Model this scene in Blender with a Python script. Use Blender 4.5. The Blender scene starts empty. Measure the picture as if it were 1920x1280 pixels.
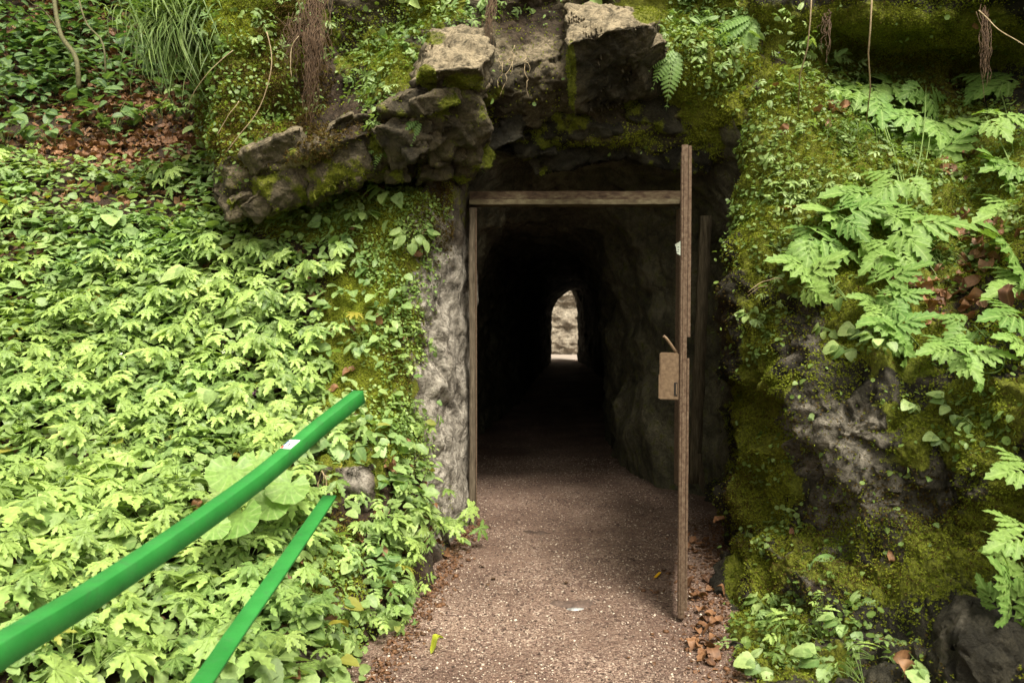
import bpy, math, random
import numpy as np
from mathutils import Vector, Matrix

random.seed(7)
rng = np.random.default_rng(11)
SC = bpy.context.scene
COL = SC.collection
R = math.radians

# ------------------------------------------------------------------ camera, light, exposure
FPX = 1920 * 28.0 / 36.0
PITCH = R(2.2)
EYE = np.array([0.0, 0.0, 1.65])
cam = bpy.data.cameras.new('camera')
cam.lens = 28.0
cam.sensor_width = 36.0
cam.clip_start = 0.05
cam.clip_end = 500
cam.dof.use_dof = True
cam.dof.focus_distance = 5.3
cam.dof.aperture_fstop = 4.5
camo = bpy.data.objects.new('camera', cam)
camo.location = EYE
camo.rotation_euler = (R(90) - PITCH, 0, 0)
COL.objects.link(camo)
SC.camera = camo

SUN_EL, SUN_AZ = R(58), R(154)      # azimuth clockwise from +Y: the light comes from behind and to the right of the camera
world = bpy.data.worlds.new("World")
SC.world = world
world.use_nodes = True
wn = world.node_tree
wn.nodes.clear()
sky = wn.nodes.new('ShaderNodeTexSky')
sky.sky_type = 'NISHITA'
sky.sun_disc = False
sky.sun_elevation = SUN_EL
sky.sun_rotation = SUN_AZ
sky.air_density = 1.0
sky.dust_density = 4.0
hs = wn.nodes.new('ShaderNodeHueSaturation')
hs.inputs['Saturation'].default_value = 0.12
bg = wn.nodes.new('ShaderNodeBackground')
bg.inputs[1].default_value = 0.095
wo = wn.nodes.new('ShaderNodeOutputWorld')
wn.links.new(sky.outputs[0], hs.inputs['Color'])
tint = wn.nodes.new('ShaderNodeMix'); tint.data_type = 'RGBA'; tint.blend_type = 'MULTIPLY'
tint.inputs[0].default_value = 1.0; tint.inputs[7].default_value = (1.0, .955, .79, 1)      # daylight filtered warm by the woodland
wn.links.new(hs.outputs[0], tint.inputs[6])
wn.links.new(tint.outputs[2], bg.inputs[0])
wn.links.new(bg.outputs[0], wo.inputs[0])

sun = bpy.data.lights.new('sun', 'SUN')
sun.energy = 2.0
sun.angle = R(22)
sun.color = (1.0, 0.94, 0.81)
suno = bpy.data.objects.new('sun', sun)
sd = Vector((math.sin(SUN_AZ) * math.cos(SUN_EL), math.cos(SUN_AZ) * math.cos(SUN_EL), math.sin(SUN_EL)))
suno.rotation_euler = sd.to_track_quat('Z', 'Y').to_euler()
suno.location = sd * 30
COL.objects.link(suno)

SC.view_settings.view_transform = 'Standard'
SC.view_settings.look = 'None'
SC.view_settings.gamma = 1.0
SC.view_settings.exposure = 1.62
SC.cycles.use_denoising = True
SC.cycles.max_bounces = 6
SC.cycles.diffuse_bounces = 3
SC.cycles.glossy_bounces = 2
SC.cycles.transmission_bounces = 3
SC.cycles.transparent_max_bounces = 4
SC.cycles.sample_clamp_indirect = 6

# ------------------------------------------------------------------ geometry helpers
_cp, _sp = math.cos(PITCH), math.sin(PITCH)

def at(px, py, Y):
    """world point seen at photo pixel (px, py) whose world depth is Y"""
    a, b = (px - 960), (640 - py)
    d = np.array([a, FPX * _cp + b * _sp, -FPX * _sp + b * _cp])
    return EYE + d * (Y / d[1])

def G(px, py, z=0.0):
    a, b = (px - 960), (640 - py)
    d = np.array([a, FPX * _cp + b * _sp, -FPX * _sp + b * _cp])
    return EYE + d * ((z - EYE[2]) / d[2])

def W(x, y, z):
    return np.array([x, y, z], float)

def project(P):
    d = P - EYE
    f = d[..., 1] * _cp - d[..., 2] * _sp
    u = d[..., 1] * _sp + d[..., 2] * _cp
    f = np.where(f < 0.05, 0.05, f)
    return 960 + FPX * d[..., 0] / f, 640 - FPX * u / f

def _hash(ix, iy, iz, k):
    h = (ix * 374761393 + iy * 668265263 + iz * 2147483647 + k * 1274126177) & 0xFFFFFFFF
    h = ((h ^ (h >> 13)) * 1274126177) & 0xFFFFFFFF
    h = ((h ^ (h >> 16)) * 2246822519) & 0xFFFFFFFF
    h = h ^ (h >> 15)
    return (h & 0xFFFFFF) / float(0xFFFFFF)

def vnoise(P, s, seed=0):
    Q = P / s + 100.0
    I = np.floor(Q).astype(np.int64)
    f = Q - I
    f = f * f * (3 - 2 * f)
    out = 0
    for dx in (0, 1):
        for dy in (0, 1):
            for dz in (0, 1):
                w = (f[..., 0] if dx else 1 - f[..., 0]) * (f[..., 1] if dy else 1 - f[..., 1]) * (f[..., 2] if dz else 1 - f[..., 2])
                out = out + w * _hash(I[..., 0] + dx, I[..., 1] + dy, I[..., 2] + dz, seed)
    return out * 2 - 1

def fbm(P, s, oct=4, seed=0):
    o, a = 0, 1.0
    for i in range(oct):
        o = o + a * vnoise(P, s / 2 ** i, seed + i)
        a *= 0.5
    return o / 1.8

def facets(P, s, seed=0, g=1.0, k=1.5, warp=0.12, an=(1, 1, 1)):
    """blocky fractured relief: each cell carries its own tilted plane bounded by straight sides, the highest one wins"""
    ca, sa = math.cos(.5), math.sin(.5)
    P = np.stack([P[..., 0] * ca + P[..., 2] * sa, P[..., 1], P[..., 2] * ca - P[..., 0] * sa], -1) / np.array(an)
    if warp:
        P = P + np.stack([vnoise(P, s * .7, seed + 51), vnoise(P, s * .7, seed + 52), vnoise(P, s * .7, seed + 53)], -1) * s * warp
    Q = P / s + 100.0
    I = np.floor(Q).astype(np.int64)
    best = np.full(Q.shape[:-1], -9.0)
    for dx in (-1, 0, 1):
        for dy in (-1, 0, 1):
            for dz in (-1, 0, 1):
                c = [I[..., 0] + dx, I[..., 1] + dy, I[..., 2] + dz]
                C = np.stack([c[i] + _hash(*c, seed + 10 + i) for i in range(3)], -1)
                d = Q - C
                gr = [(_hash(*c, seed + 20 + i) * 2 - 1) * g for i in range(3)]
                pl = _hash(*c, seed + 30) * .7 + sum(gr[i] * d[..., i] for i in range(3))
                t = _hash(*c, seed + 40) * 1.2 - .6; ct, st = np.cos(t), np.sin(t)
                u = np.abs(d[..., 0] * ct + d[..., 1] * st); v = np.abs(d[..., 1] * ct - d[..., 0] * st); w = np.abs(d[..., 2] + .3 * d[..., 0])
                sd_ = 1.25 - k * np.maximum(np.maximum(u, v), w)
                best = np.maximum(best, np.minimum(pl, sd_))
    return (best - .45) * s

def catmull(A, n, axis=0):
    """resample control array along an axis with Catmull-Rom"""
    A = np.moveaxis(A, axis, 0)
    m = A.shape[0]
    t = np.linspace(0, m - 1, n)
    i = np.minimum(t.astype(int), m - 2)
    f = (t - i).reshape((-1,) + (1,) * (A.ndim - 1))
    p0 = A[np.maximum(i - 1, 0)]; p1 = A[i]; p2 = A[i + 1]; p3 = A[np.minimum(i + 2, m - 1)]
    B = 0.5 * ((2 * p1) + (-p0 + p2) * f + (2 * p0 - 5 * p1 + 4 * p2 - p3) * f ** 2 + (-p0 + 3 * p1 - 3 * p2 + p3) * f ** 3)
    return np.moveaxis(B, 0, axis)

def grid_normals(P):
    du = np.gradient(P, axis=0); dv = np.gradient(P, axis=1)
    N = np.cross(du, dv)
    return N / (np.linalg.norm(N, axis=-1, keepdims=True) + 1e-9)

def mesh_np(name, V, F, mats, tint=None, smooth=False, midx=None, parent=None):
    """V (n,3); F (m,3) or (m,4)"""
    me = bpy.data.meshes.new(name)
    V = np.asarray(V, np.float32); F = np.asarray(F, np.int32)
    k = F.shape[1]
    me.vertices.add(len(V)); me.vertices.foreach_set('co', V.ravel())
    me.loops.add(F.size); me.loops.foreach_set('vertex_index', F.ravel())
    me.polygons.add(len(F))
    me.polygons.foreach_set('loop_start', np.arange(0, F.size, k, dtype=np.int32))
    if smooth:
        me.polygons.foreach_set('use_smooth', np.ones(len(F), bool))
    if not isinstance(mats, (list, tuple)): mats = [mats]
    for m in mats: me.materials.append(m)
    if midx is not None: me.polygons.foreach_set('material_index', np.asarray(midx, np.int32))
    me.update(calc_edges=True)
    if tint is not None:
        a = me.color_attributes.new('col', 'FLOAT_COLOR', 'POINT')
        c = np.ones((len(V), 4), np.float32); c[:, :tint.shape[1]] = tint
        a.data.foreach_set('color', c.ravel())
    o = bpy.data.objects.new(name, me)
    if parent is not None: o.parent = parent
    COL.objects.link(o)
    return o

def tag(o, label=None, cat=None, group=None, kind=None):
    if label: o['label'] = label
    if cat: o['category'] = cat
    if group: o['group'] = group
    if kind: o['kind'] = kind
    return o

def empty(name, loc, label, cat, group=None):
    o = bpy.data.objects.new(name, None)
    o.empty_display_size = .05
    o.location = loc
    COL.objects.link(o)
    return tag(o, label, cat, group)

def grid_faces(nu, nv):
    i, j = np.meshgrid(np.arange(nu - 1), np.arange(nv - 1), indexing='ij')
    a = (i * nv + j).ravel()
    return np.stack([a, a + nv, a + nv + 1, a + 1], 1)

def blob(px, py, L):
    """soft union of ellipses (cx, cy, rx, ry, weight) evaluated at projected positions of surface points"""
    o = np.zeros_like(px)
    for cx, cy, rx, ry, w in L:
        d = ((px - cx) / rx) ** 2 + ((py - cy) / ry) ** 2
        o = np.maximum(o, w * np.clip(1.6 - 1.1 * d, 0, 1))
    return o

class Surf:
    def __init__(s, P):
        s.P = P; s.N = grid_normals(P)
        s.C = (P[:-1, :-1] + P[1:, :-1] + P[1:, 1:] + P[:-1, 1:]) / 4
        a = np.cross(P[1:, 1:] - P[:-1, :-1], P[:-1, 1:] - P[1:, :-1])
        s.A = np.linalg.norm(a, axis=-1) / 2
        s.px, s.py = project(s.C)
        s.Nc = (s.N[:-1, :-1] + s.N[1:, 1:]) / 2
        s.facing = ((EYE - s.C) * s.Nc).sum(-1)
    def sample(s, n, dens, r=None):
        r = r or rng
        w = (s.A * dens).ravel()
        if w.sum() <= 0: return np.zeros((0, 3)), np.zeros((0, 3))
        idx = r.choice(len(w), n, p=w / w.sum())
        i, j = np.unravel_index(idx, s.A.shape)
        u, v = r.random(n)[:, None], r.random(n)[:, None]
        P = s.P
        p = (P[i, j] * (1 - u) + P[i + 1, j] * u) * (1 - v) + (P[i, j + 1] * (1 - u) + P[i + 1, j + 1] * u) * v
        return p, s.N[i, j]
    def nearest(s, px, py):
        d = (s.px - px) ** 2 + (s.py - py) ** 2 + np.where(s.facing > 0, 0, 4e4)
        i, j = np.unravel_index(np.argmin(d), d.shape)
        return s.C[i, j], s.Nc[i, j]

# ------------------------------------------------------------------ materials
def new_mat(name):
    m = bpy.data.materials.new(name); m.use_nodes = True
    nt = m.node_tree; nt.nodes.clear()
    out = nt.nodes.new('ShaderNodeOutputMaterial')
    return m, nt, out

def N_(nt, t, **kw):
    n = nt.nodes.new(t)
    for k, v in kw.items():
        if k in n.inputs.keys() if hasattr(n.inputs, 'keys') else False: n.inputs[k].default_value = v
        else: setattr(n, k, v)
    return n

def noise(nt, scale, detail=5, rough=.6, coord=None, vec=None):
    n = nt.nodes.new('ShaderNodeTexNoise')
    n.inputs['Scale'].default_value = scale; n.inputs['Detail'].default_value = detail; n.inputs['Roughness'].default_value = rough
    if vec is None:
        tc = nt.nodes.new('ShaderNodeTexCoord'); vec = tc.outputs['Object']
    nt.links.new(vec, n.inputs['Vector'])
    return n.outputs['Fac']

def ramp(nt, fac, stops):
    r = nt.nodes.new('ShaderNodeValToRGB')
    cr = r.color_ramp
    while len(cr.elements) < len(stops): cr.elements.new(.5)
    for e, (p, c) in zip(cr.elements, stops):
        e.position = p; e.color = (*c, 1) if not isinstance(c, (int, float)) else (c, c, c, 1)
    nt.links.new(fac, r.inputs[0])
    return r.outputs[0]

def mix(nt, fac, a, b, mode='MIX'):
    n = nt.nodes.new('ShaderNodeMix'); n.data_type = 'RGBA'; n.blend_type = mode
    for s, v in ((n.inputs[0], fac), (n.inputs[6], a), (n.inputs[7], b)):
        if hasattr(v, 'is_output'): nt.links.new(v, s)
        elif isinstance(v, (int, float)): s.default_value = v
        else: s.default_value = (*v, 1)
    return n.outputs[2]

def math_(nt, op, a, b=0.0, clamp=False):
    n = nt.nodes.new('ShaderNodeMath'); n.operation = op; n.use_clamp = clamp
    for s, v in ((n.inputs[0], a), (n.inputs[1], b)):
        if hasattr(v, 'is_output'): nt.links.new(v, s)
        else: s.default_value = v
    return n.outputs[0]

def attr(nt):
    a = nt.nodes.new('ShaderNodeAttribute'); a.attribute_name = 'col'
    s = nt.nodes.new('ShaderNodeSeparateColor'); nt.links.new(a.outputs['Color'], s.inputs[0])
    return s.outputs[0], s.outputs[1], s.outputs[2]

def bump(nt, h, strength=.6, dist=.01, prev=None):
    b = nt.nodes.new('ShaderNodeBump'); b.inputs['Strength'].default_value = strength; b.inputs['Distance'].default_value = dist
    nt.links.new(h, b.inputs['Height'])
    if prev: nt.links.new(prev, b.inputs['Normal'])
    return b.outputs[0]

def finish(nt, out, color, rough=.85, nrm=None, spec=.3, metal=0.0):
    p = nt.nodes.new('ShaderNodeBsdfPrincipled')
    for s, v in ((p.inputs['Base Color'], color), (p.inputs['Roughness'], rough)):
        if hasattr(v, 'is_output'): nt.links.new(v, s)
        elif isinstance(v, (int, float)): s.default_value = v
        else: s.default_value = (*v, 1)
    p.inputs['Specular IOR Level'].default_value = spec
    p.inputs['Metallic'].default_value = metal
    if nrm: nt.links.new(nrm, p.inputs['Normal'])
    nt.links.new(p.outputs[0], out.inputs[0])
    return p

def rock_mat(name, dark, mid, light, pale, moss=(.085, .115, .013), mossamt=1.0):
    """col.r: how mossy, col.g: bare pale stone and tops painted lit, col.b: soil"""
    m, nt, out = new_mat(name)
    r, g, b = attr(nt)
    n1 = noise(nt, 2.3, 8, .65); n2 = noise(nt, 11, 8, .7); n3 = noise(nt, 60, 6, .7)
    v = nt.nodes.new('ShaderNodeTexVoronoi'); v.feature = 'DISTANCE_TO_EDGE'; v.inputs['Scale'].default_value = 7
    tc = nt.nodes.new('ShaderNodeTexCoord'); mp = nt.nodes.new('ShaderNodeMixRGB'); mp.inputs[0].default_value = .12
    nz = nt.nodes.new('ShaderNodeTexNoise'); nz.inputs['Scale'].default_value = 6; nt.links.new(tc.outputs['Object'], nz.inputs['Vector'])
    nt.links.new(tc.outputs['Object'], mp.inputs[1]); nt.links.new(nz.outputs['Color'], mp.inputs[2]); nt.links.new(mp.outputs[0], v.inputs['Vector'])
    crack = math_(nt, 'MULTIPLY', v.outputs['Distance'], 14, True)
    c = ramp(nt, n1, [(.33, dark), (.5, mid), (.68, light)])
    c2 = ramp(nt, n2, [(.3, .35), (.5, .8), (.72, 1.25)])
    c = mix(nt, 1.0, c, c2, 'MULTIPLY')
    pm = math_(nt, 'MULTIPLY', g, ramp(nt, n2, [(.38, .08), (.6, 1.0)]), True)
    c = mix(nt, pm, c, pale)
    soil = ramp(nt, n2, [(.3, (.018, .012, .008)), (.7, (.075, .045, .028))])
    c = mix(nt, b, c, soil)
    sp = ramp(nt, n3, [(.3, .6), (.55, 1.0), (.75, 1.35)])
    c = mix(nt, 1.0, c, sp, 'MULTIPLY')
    ck = ramp(nt, crack, [(0, .3), (.35, 1.0)])
    c = mix(nt, .6, c, mix(nt, 1.0, c, ck, 'MULTIPLY'))
    mn = math_(nt, 'ADD', math_(nt, 'MULTIPLY', n2, 1.4), math_(nt, 'SUBTRACT', r, 1.15))
    mm = math_(nt, 'MULTIPLY', math_(nt, 'MULTIPLY', mn, 5, True), mossamt, True)
    mc = mix(nt, n1, moss, (moss[0] * 2.3, moss[1] * 1.7, moss[2] * 1.2))
    mc = mix(nt, 1.0, mc, ramp(nt, n3, [(.3, .35), (.6, 1.2)]), 'MULTIPLY')
    c = mix(nt, mm, c, mc)
    nb = bump(nt, n2, 1.0, .055)
    nb = bump(nt, n3, 1.0, .011, nb)
    nb = bump(nt, crack, .35, .01, nb)
    finish(nt, out, c, .8, nb, .25)
    return m

def leaf_mat(name, dark, light, rib=(.3, .42, .14), trans=.35, rough=.5, spec=.4):
    """col.r: tint of this leaf, col.g: 1 on the midrib, 0 at the edge, col.b: yellowing"""
    m, nt, out = new_mat(name)
    r, g, b = attr(nt)
    oi = nt.nodes.new('ShaderNodeObjectInfo')
    t = math_(nt, 'ADD', math_(nt, 'MULTIPLY', r, .75), math_(nt, 'MULTIPLY', oi.outputs['Random'], .25))
    c = mix(nt, t, dark, light)
    n = noise(nt, 60, 3, .5)
    c = mix(nt, 1.0, c, ramp(nt, n, [(.3, .75), (.7, 1.2)]), 'MULTIPLY')
    hv_ = ramp(nt, noise(nt, 1.7, 3, .6, vec=nt.nodes.new('ShaderNodeNewGeometry').outputs['Position']), [(.48, 0.0), (.66, 1.0)])
    c = mix(nt, hv_, c, mix(nt, 1.0, c, (.84, .94, 1.0), 'MULTIPLY'))
    rb = math_(nt, 'POWER', g, 9.0)
    c = mix(nt, math_(nt, 'MULTIPLY', rb, .7), c, rib)
    c = mix(nt, b, c, (.33, .27, .03))
    p = nt.nodes.new('ShaderNodeBsdfPrincipled')
    nt.links.new(c, p.inputs['Base Color']); p.inputs['Roughness'].default_value = rough; p.inputs['Specular IOR Level'].default_value = spec
    tr = nt.nodes.new('ShaderNodeBsdfTranslucent')
    nt.links.new(mix(nt, 1.0, c, (1.15, 1.2, .5), 'MULTIPLY'), tr.inputs[0])
    ms = nt.nodes.new('ShaderNodeMixShader'); ms.inputs[0].default_value = trans
    nt.links.new(p.outputs[0], ms.inputs[1]); nt.links.new(tr.outputs[0], ms.inputs[2]); nt.links.new(ms.outputs[0], out.inputs[0])
    return m

def simple_mat(name, stops, scale=20, rough=.7, bumpd=.002, metal=0.0, spec=.3, stretch=None, bs=.6, detail=6):
    m, nt, out = new_mat(name)
    vec = None
    if stretch:
        tc = nt.nodes.new('ShaderNodeTexCoord'); mp = nt.nodes.new('ShaderNodeMapping'); mp.inputs['Scale'].default_value = stretch
        nt.links.new(tc.outputs['Object'], mp.inputs[0]); vec = mp.outputs[0]
    n = noise(nt, scale, detail, .65, vec=vec)
    c = ramp(nt, n, stops)
    finish(nt, out, c, rough, bump(nt, n, bs, bumpd), spec, metal)
    return m

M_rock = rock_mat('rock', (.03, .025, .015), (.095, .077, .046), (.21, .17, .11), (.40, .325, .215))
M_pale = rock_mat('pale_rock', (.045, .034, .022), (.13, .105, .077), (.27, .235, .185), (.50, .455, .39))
M_damp_shade = rock_mat('damp_and_shaded_rock', (.016, .014, .009), (.042, .037, .024), (.10, .088, .06), (.26, .23, .185))
M_tunnel = rock_mat('tunnel_rock', (.05, .046, .028), (.12, .11, .07), (.23, .21, .14), (.2, .2, .12), (.05, .065, .018))
M_bank = rock_mat('bank_soil', (.03, .022, .014), (.06, .045, .028), (.1, .08, .05), (.3, .28, .24))
M_far = rock_mat('sunlit_limestone', (.15, .12, .09), (.28, .235, .18), (.40, .35, .28), (.4, .36, .3))  # albedo raised: the sunlight beyond the tunnel is put into the colour

M_lobed = leaf_mat('leaf_lobed', (.05, .12, .018), (.40, .54, .145), trans=.32)
M_small = leaf_mat('leaf_small', (.075, .16, .035), (.42, .54, .19), spec=.5)
M_creep = leaf_mat('leaf_creeping', (.06, .115, .02), (.27, .37, .09))
M_shade = leaf_mat('leaf_shaded', (.05, .105, .035), (.18, .28, .10))  # darker leaf copy with the woodland shade put into its colour
M_hog = leaf_mat('leaf_cut', (.08, .18, .03), (.27, .40, .10), (.36, .5, .17), spec=.2)
M_round = leaf_mat('leaf_round', (.12, .23, .04), (.26, .40, .10), (.45, .55, .25))
M_fern = leaf_mat('fern_leaf', (.06, .13, .025), (.18, .30, .07), trans=.3)
M_grass = leaf_mat('grass_blade', (.08, .14, .03), (.26, .34, .11))
M_moss = leaf_mat('moss_green', (.08, .11, .012), (.40, .43, .055), (.3, .34, .06), trans=.25, rough=.9, spec=.05)
M_litmoss = leaf_mat('moss_lit_copy', (.12, .15, .015), (.46, .50, .07), (.4, .45, .1), trans=.25, rough=.9, spec=.05)  # brighter moss copy, its colour replacing light that the overhang blocks
M_brownmoss = leaf_mat('moss_brown', (.05, .036, .010), (.17, .115, .035), (.2, .14, .05), trans=.15, rough=.9, spec=.1)
M_litter = leaf_mat('leaf_litter', (.07, .03, .014), (.34, .17, .08), (.25, .14, .08), trans=.15, rough=.6)
M_stem = simple_mat('stem_green', [(.3, (.08, .13, .03)), (.7, (.18, .26, .07))], 30)
M_drystem = simple_mat('dry_stem', [(.3, (.22, .15, .08)), (.7, (.45, .36, .22))], 30)
M_root = simple_mat('root', [(.3, (.03, .016, .008)), (.7, (.12, .07, .035))], 40)
M_bark = simple_mat('bark', [(.3, (.05, .05, .02)), (.7, (.14, .13, .06))], 40)
M_rust = simple_mat('rusty_iron', [(.25, (.035, .02, .012)), (.42, (.095, .058, .037)), (.6, (.15, .105, .07)), (.8, (.24, .18, .13))], 60, .8, .002, .15, detail=9)
M_rustbox = simple_mat('painted_rusty_iron', [(.25, (.085, .052, .03)), (.55, (.15, .10, .06)), (.8, (.22, .155, .095))], 55, .6, .001, .1)
M_lintel = simple_mat('rusted_lintel', [(.3, (.018, .012, .007)), (.46, (.05, .028, .016)), (.6, (.095, .07, .04)), (.75, (.17, .14, .085))], 13, .85, .004, stretch=(1, 1, 2.5), detail=9)
M_lintelflange = simple_mat('pale_rusted_flange', [(.3, (.03, .018, .010)), (.48, (.08, .06, .033)), (.7, (.14, .12, .07))], 14, .85, .003, stretch=(1, 1, 2), detail=9)
M_wood = simple_mat('weathered_wood', [(.3, (.035, .026, .016)), (.55, (.11, .085, .058)), (.8, (.22, .18, .13))], 22, .85, .006, stretch=(3, 3, .35), detail=8)
M_oldwood = simple_mat('rotten_wood', [(.3, (.03, .024, .014)), (.55, (.10, .08, .05)), (.8, (.2, .17, .11))], 22, .9, .006, stretch=(3, 3, .35), detail=8)

def paint_mat():
    m, nt, out = new_mat('green_paint')
    n = noise(nt, 9, 5, .6); n2 = noise(nt, 130, 4, .7)
    c = ramp(nt, n, [(.3, (.014, .15, .024)), (.7, (.026, .21, .038))])
    chips = ramp(nt, n2, [(.70, 0.0), (.74, 1.0)])
    c = mix(nt, math_(nt, 'MULTIPLY', chips, .25), c, (.3, .4, .3))
    n4 = noise(nt, 28, 6, .7)
    c = mix(nt, ramp(nt, n4, [(.55, 0.0), (.72, .55)]), c, (.03, .10, .03))
    finish(nt, out, c, ramp(nt, n4, [(.3, .38), (.7, .7)]), bump(nt, n2, .25, .001), .4)
    return m
M_green = paint_mat()

def flat_mat(name, c, rough=.5, spec=.4, metal=0.0):
    m, nt, out = new_mat(name); finish(nt, out, c, rough, None, spec, metal); return m
M_white = flat_mat('white_vinyl', (.78, .8, .82), .35)
M_paper = flat_mat('grey_paper', (.5, .55, .47), .8)
M_ink = flat_mat('ink', (.03, .035, .05), .7)
M_inkb = flat_mat('blue_ink', (.03, .12, .4), .6)
M_inkr = flat_mat('red_ink', (.55, .08, .05), .6)
M_yellow = flat_mat('yellow_plastic', (.75, .42, .01), .5)
M_hole = flat_mat('lock_hole_shade', (.01, .008, .006), .9)
M_pink = flat_mat('pink_petal', (.6, .32, .55), .7)
M_violet = flat_mat('violet_petal', (.35, .25, .75), .7)
M_cream = flat_mat('cream_petal', (.75, .78, .62), .7)
M_water = simple_mat('wet_mud', [(.35, (.12, .11, .10)), (.6, (.33, .34, .34))], 30, .25, .003, spec=.6)  # pale grey paints the gleam of the puddle into the mud colour

def gravel_mat():
    m, nt, out = new_mat('gravel')
    tc = nt.nodes.new('ShaderNodeTexCoord')
    def vor(s, feat='F1'):
        v = nt.nodes.new('ShaderNodeTexVoronoi'); v.feature = feat; v.inputs['Scale'].default_value = s
        nt.links.new(tc.outputs['Object'], v.inputs['Vector']); return v
    v1 = vor(75); v2 = vor(150)
    sep = nt.nodes.new('ShaderNodeSeparateColor'); nt.links.new(v1.outputs['Color'], sep.inputs[0])
    sep2 = nt.nodes.new('ShaderNodeSeparateColor'); nt.links.new(v2.outputs['Color'], sep2.inputs[0])
    stones = ramp(nt, sep.outputs[0], [(0, (.06, .041, .034)), (.45, (.22, .152, .127)), (.8, (.44, .335, .27)), (1, (.68, .59, .49))])
    s2 = ramp(nt, sep2.outputs[0], [(0, (.08, .052, .042)), (.5, (.23, .16, .125)), (1, (.5, .4, .32))])
    big = noise(nt, 1.6, 5, .6); med = noise(nt, 9, 6, .7)
    c = mix(nt, ramp(nt, med, [(.4, 0.0), (.6, 1.0)]), stones, s2)
    soil = ramp(nt, med, [(.3, (.075, .045, .034)), (.7, (.18, .115, .088))])
    c = mix(nt, ramp(nt, big, [(.42, .6), (.62, .1)]), c, soil)
    c = mix(nt, 1.0, c, ramp(nt, noise(nt, .9, 4, .6), [(.38, (.62, .56, .54)), (.62, (1.0, .95, .93))]), 'MULTIPLY')
    hh = math_(nt, 'SUBTRACT', 1.0, math_(nt, 'MULTIPLY', v1.outputs['Distance'], 1.3))
    nb = bump(nt, hh, .9, .008); nb = bump(nt, v2.outputs['Distance'], .5, .003, nb); nb = bump(nt, med, .6, .02, nb)
    finish(nt, out, c, .8, nb, .25)
    return m
M_gravel = gravel_mat()
def pebble_mat():
    m, nt, out = new_mat('pebble')
    r, g, b = attr(nt)
    c = ramp(nt, r, [(0, (.04, .026, .02)), (.4, (.16, .10, .08)), (.75, (.30, .215, .165)), (1, (.62, .53, .44))])
    finish(nt, out, c, .75, None, .3)
    return m
M_pebble = pebble_mat()
M_groundsoil = simple_mat('forest_soil', [(.3, (.03, .02, .012)), (.7, (.09, .06, .035))], 8, .95, .02)

# ------------------------------------------------------------------ leaf templates (verts, tris, rib value)
def join(parts):
    V, F, Rb, o = [], [], [], 0
    for v, f, r in parts:
        V.append(v); F.append(f + o); Rb.append(r); o += len(v)
    return np.concatenate(V), np.concatenate(F), np.concatenate(Rb)

def xf(T, M, off=(0, 0, 0)):
    v, f, r = T
    return v @ np.asarray(M).T + np.asarray(off), f, r

def rotz(a):
    c, s = math.cos(a), math.sin(a); return np.array([[c, -s, 0], [s, c, 0], [0, 0, 1]])
def rotx(a):
    c, s = math.cos(a), math.sin(a); return np.array([[1, 0, 0], [0, c, -s], [0, s, c]])
def roty(a):
    c, s = math.cos(a), math.sin(a); return np.array([[c, 0, s], [0, 1, 0], [-s, 0, c]])

def leaflet(L, wd, teeth=4, depth=.4, fwd=.12, fold=.25, droop=.15, prof=(.5, .9), wob=.0):
    """blade along +x from the origin, teeth on both edges, folded along its midrib and drooping to its tip"""
    n = 2 * teeth + 1
    V, Rb = [], []
    a, b = prof
    for i in range(n + 1):
        t = i / n
        w = wd * (max(t, 1e-3) ** a) * ((1 - t) ** b) * 2.0
        if i == n: w = 0
        if i == 0: w = wd * .08
        tip = i % 2 == 1
        we = w if tip else w * (1 - depth)
        te = min(t + (fwd * 1.6 * (1 - t) if tip and i < n else 0), 1.0)
        zz = -droop * L * t * t
        ze = -droop * L * te * te + fold * we * L
        V += [(t * L, 0, zz), (te * L, we * L, ze + random.uniform(-wob, wob) * L), (te * L, -we * L, ze + random.uniform(-wob, wob) * L)]
        Rb += [1, 0, 0]
    F = []
    for i in range(n):
        m0, l0, r0 = 3 * i, 3 * i + 1, 3 * i + 2
        m1, l1, r1 = m0 + 3, l0 + 3, r0 + 3
        F += [(m0, m1, l1), (m0, l1, l0), (m0, r0, r1), (m0, r1, m1)]
    return np.array(V, float), np.array(F), np.array(Rb, float)

def round_leaf(Rd, n=14, notch=.25, cren=.04, cup=.15):
    V = [(0, 0, 0)]; Rb = [.6]
    for ring, q in ((1, .55), (2, 1.0)):
        for i in range(n):
            th = -math.pi + notch + (2 * math.pi - 2 * notch) * i / (n - 1)
            r = Rd * q * (1 + (cren * (-1) ** i if ring == 2 else 0)) * (1 + .08 * math.cos(th))
            z = cup * Rd * q * q * (1 if ring == 1 else .85) + .05 * Rd * math.sin(th * 5) * q
            V.append((r * math.cos(th) + Rd * .25, r * math.sin(th), z + (-.03 * Rd if i % 2 else .02 * Rd))); Rb.append(.95 if i % 2 == 0 else .3)
    F = []
    for i in range(n - 1):
        F.append((0, 1 + i, 2 + i))
        F += [(1 + i, 1 + n + i, 2 + n + i), (1 + i, 2 + n + i, 2 + i)]
    return np.array(V, float), np.array(F), np.array(Rb, float)

def ngon_disc(r, n=6):
    V = [(r * 1.0, 0, 0)] + [(r + r * math.cos(2 * math.pi * i / n), r * .9 * math.sin(2 * math.pi * i / n), .12 * r) for i in range(n)]
    F = [(0, 1 + i, 1 + (i + 1) % n) for i in range(n)]
    return np.array(V, float), np.array(F), np.full(n + 1, .3)

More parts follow.
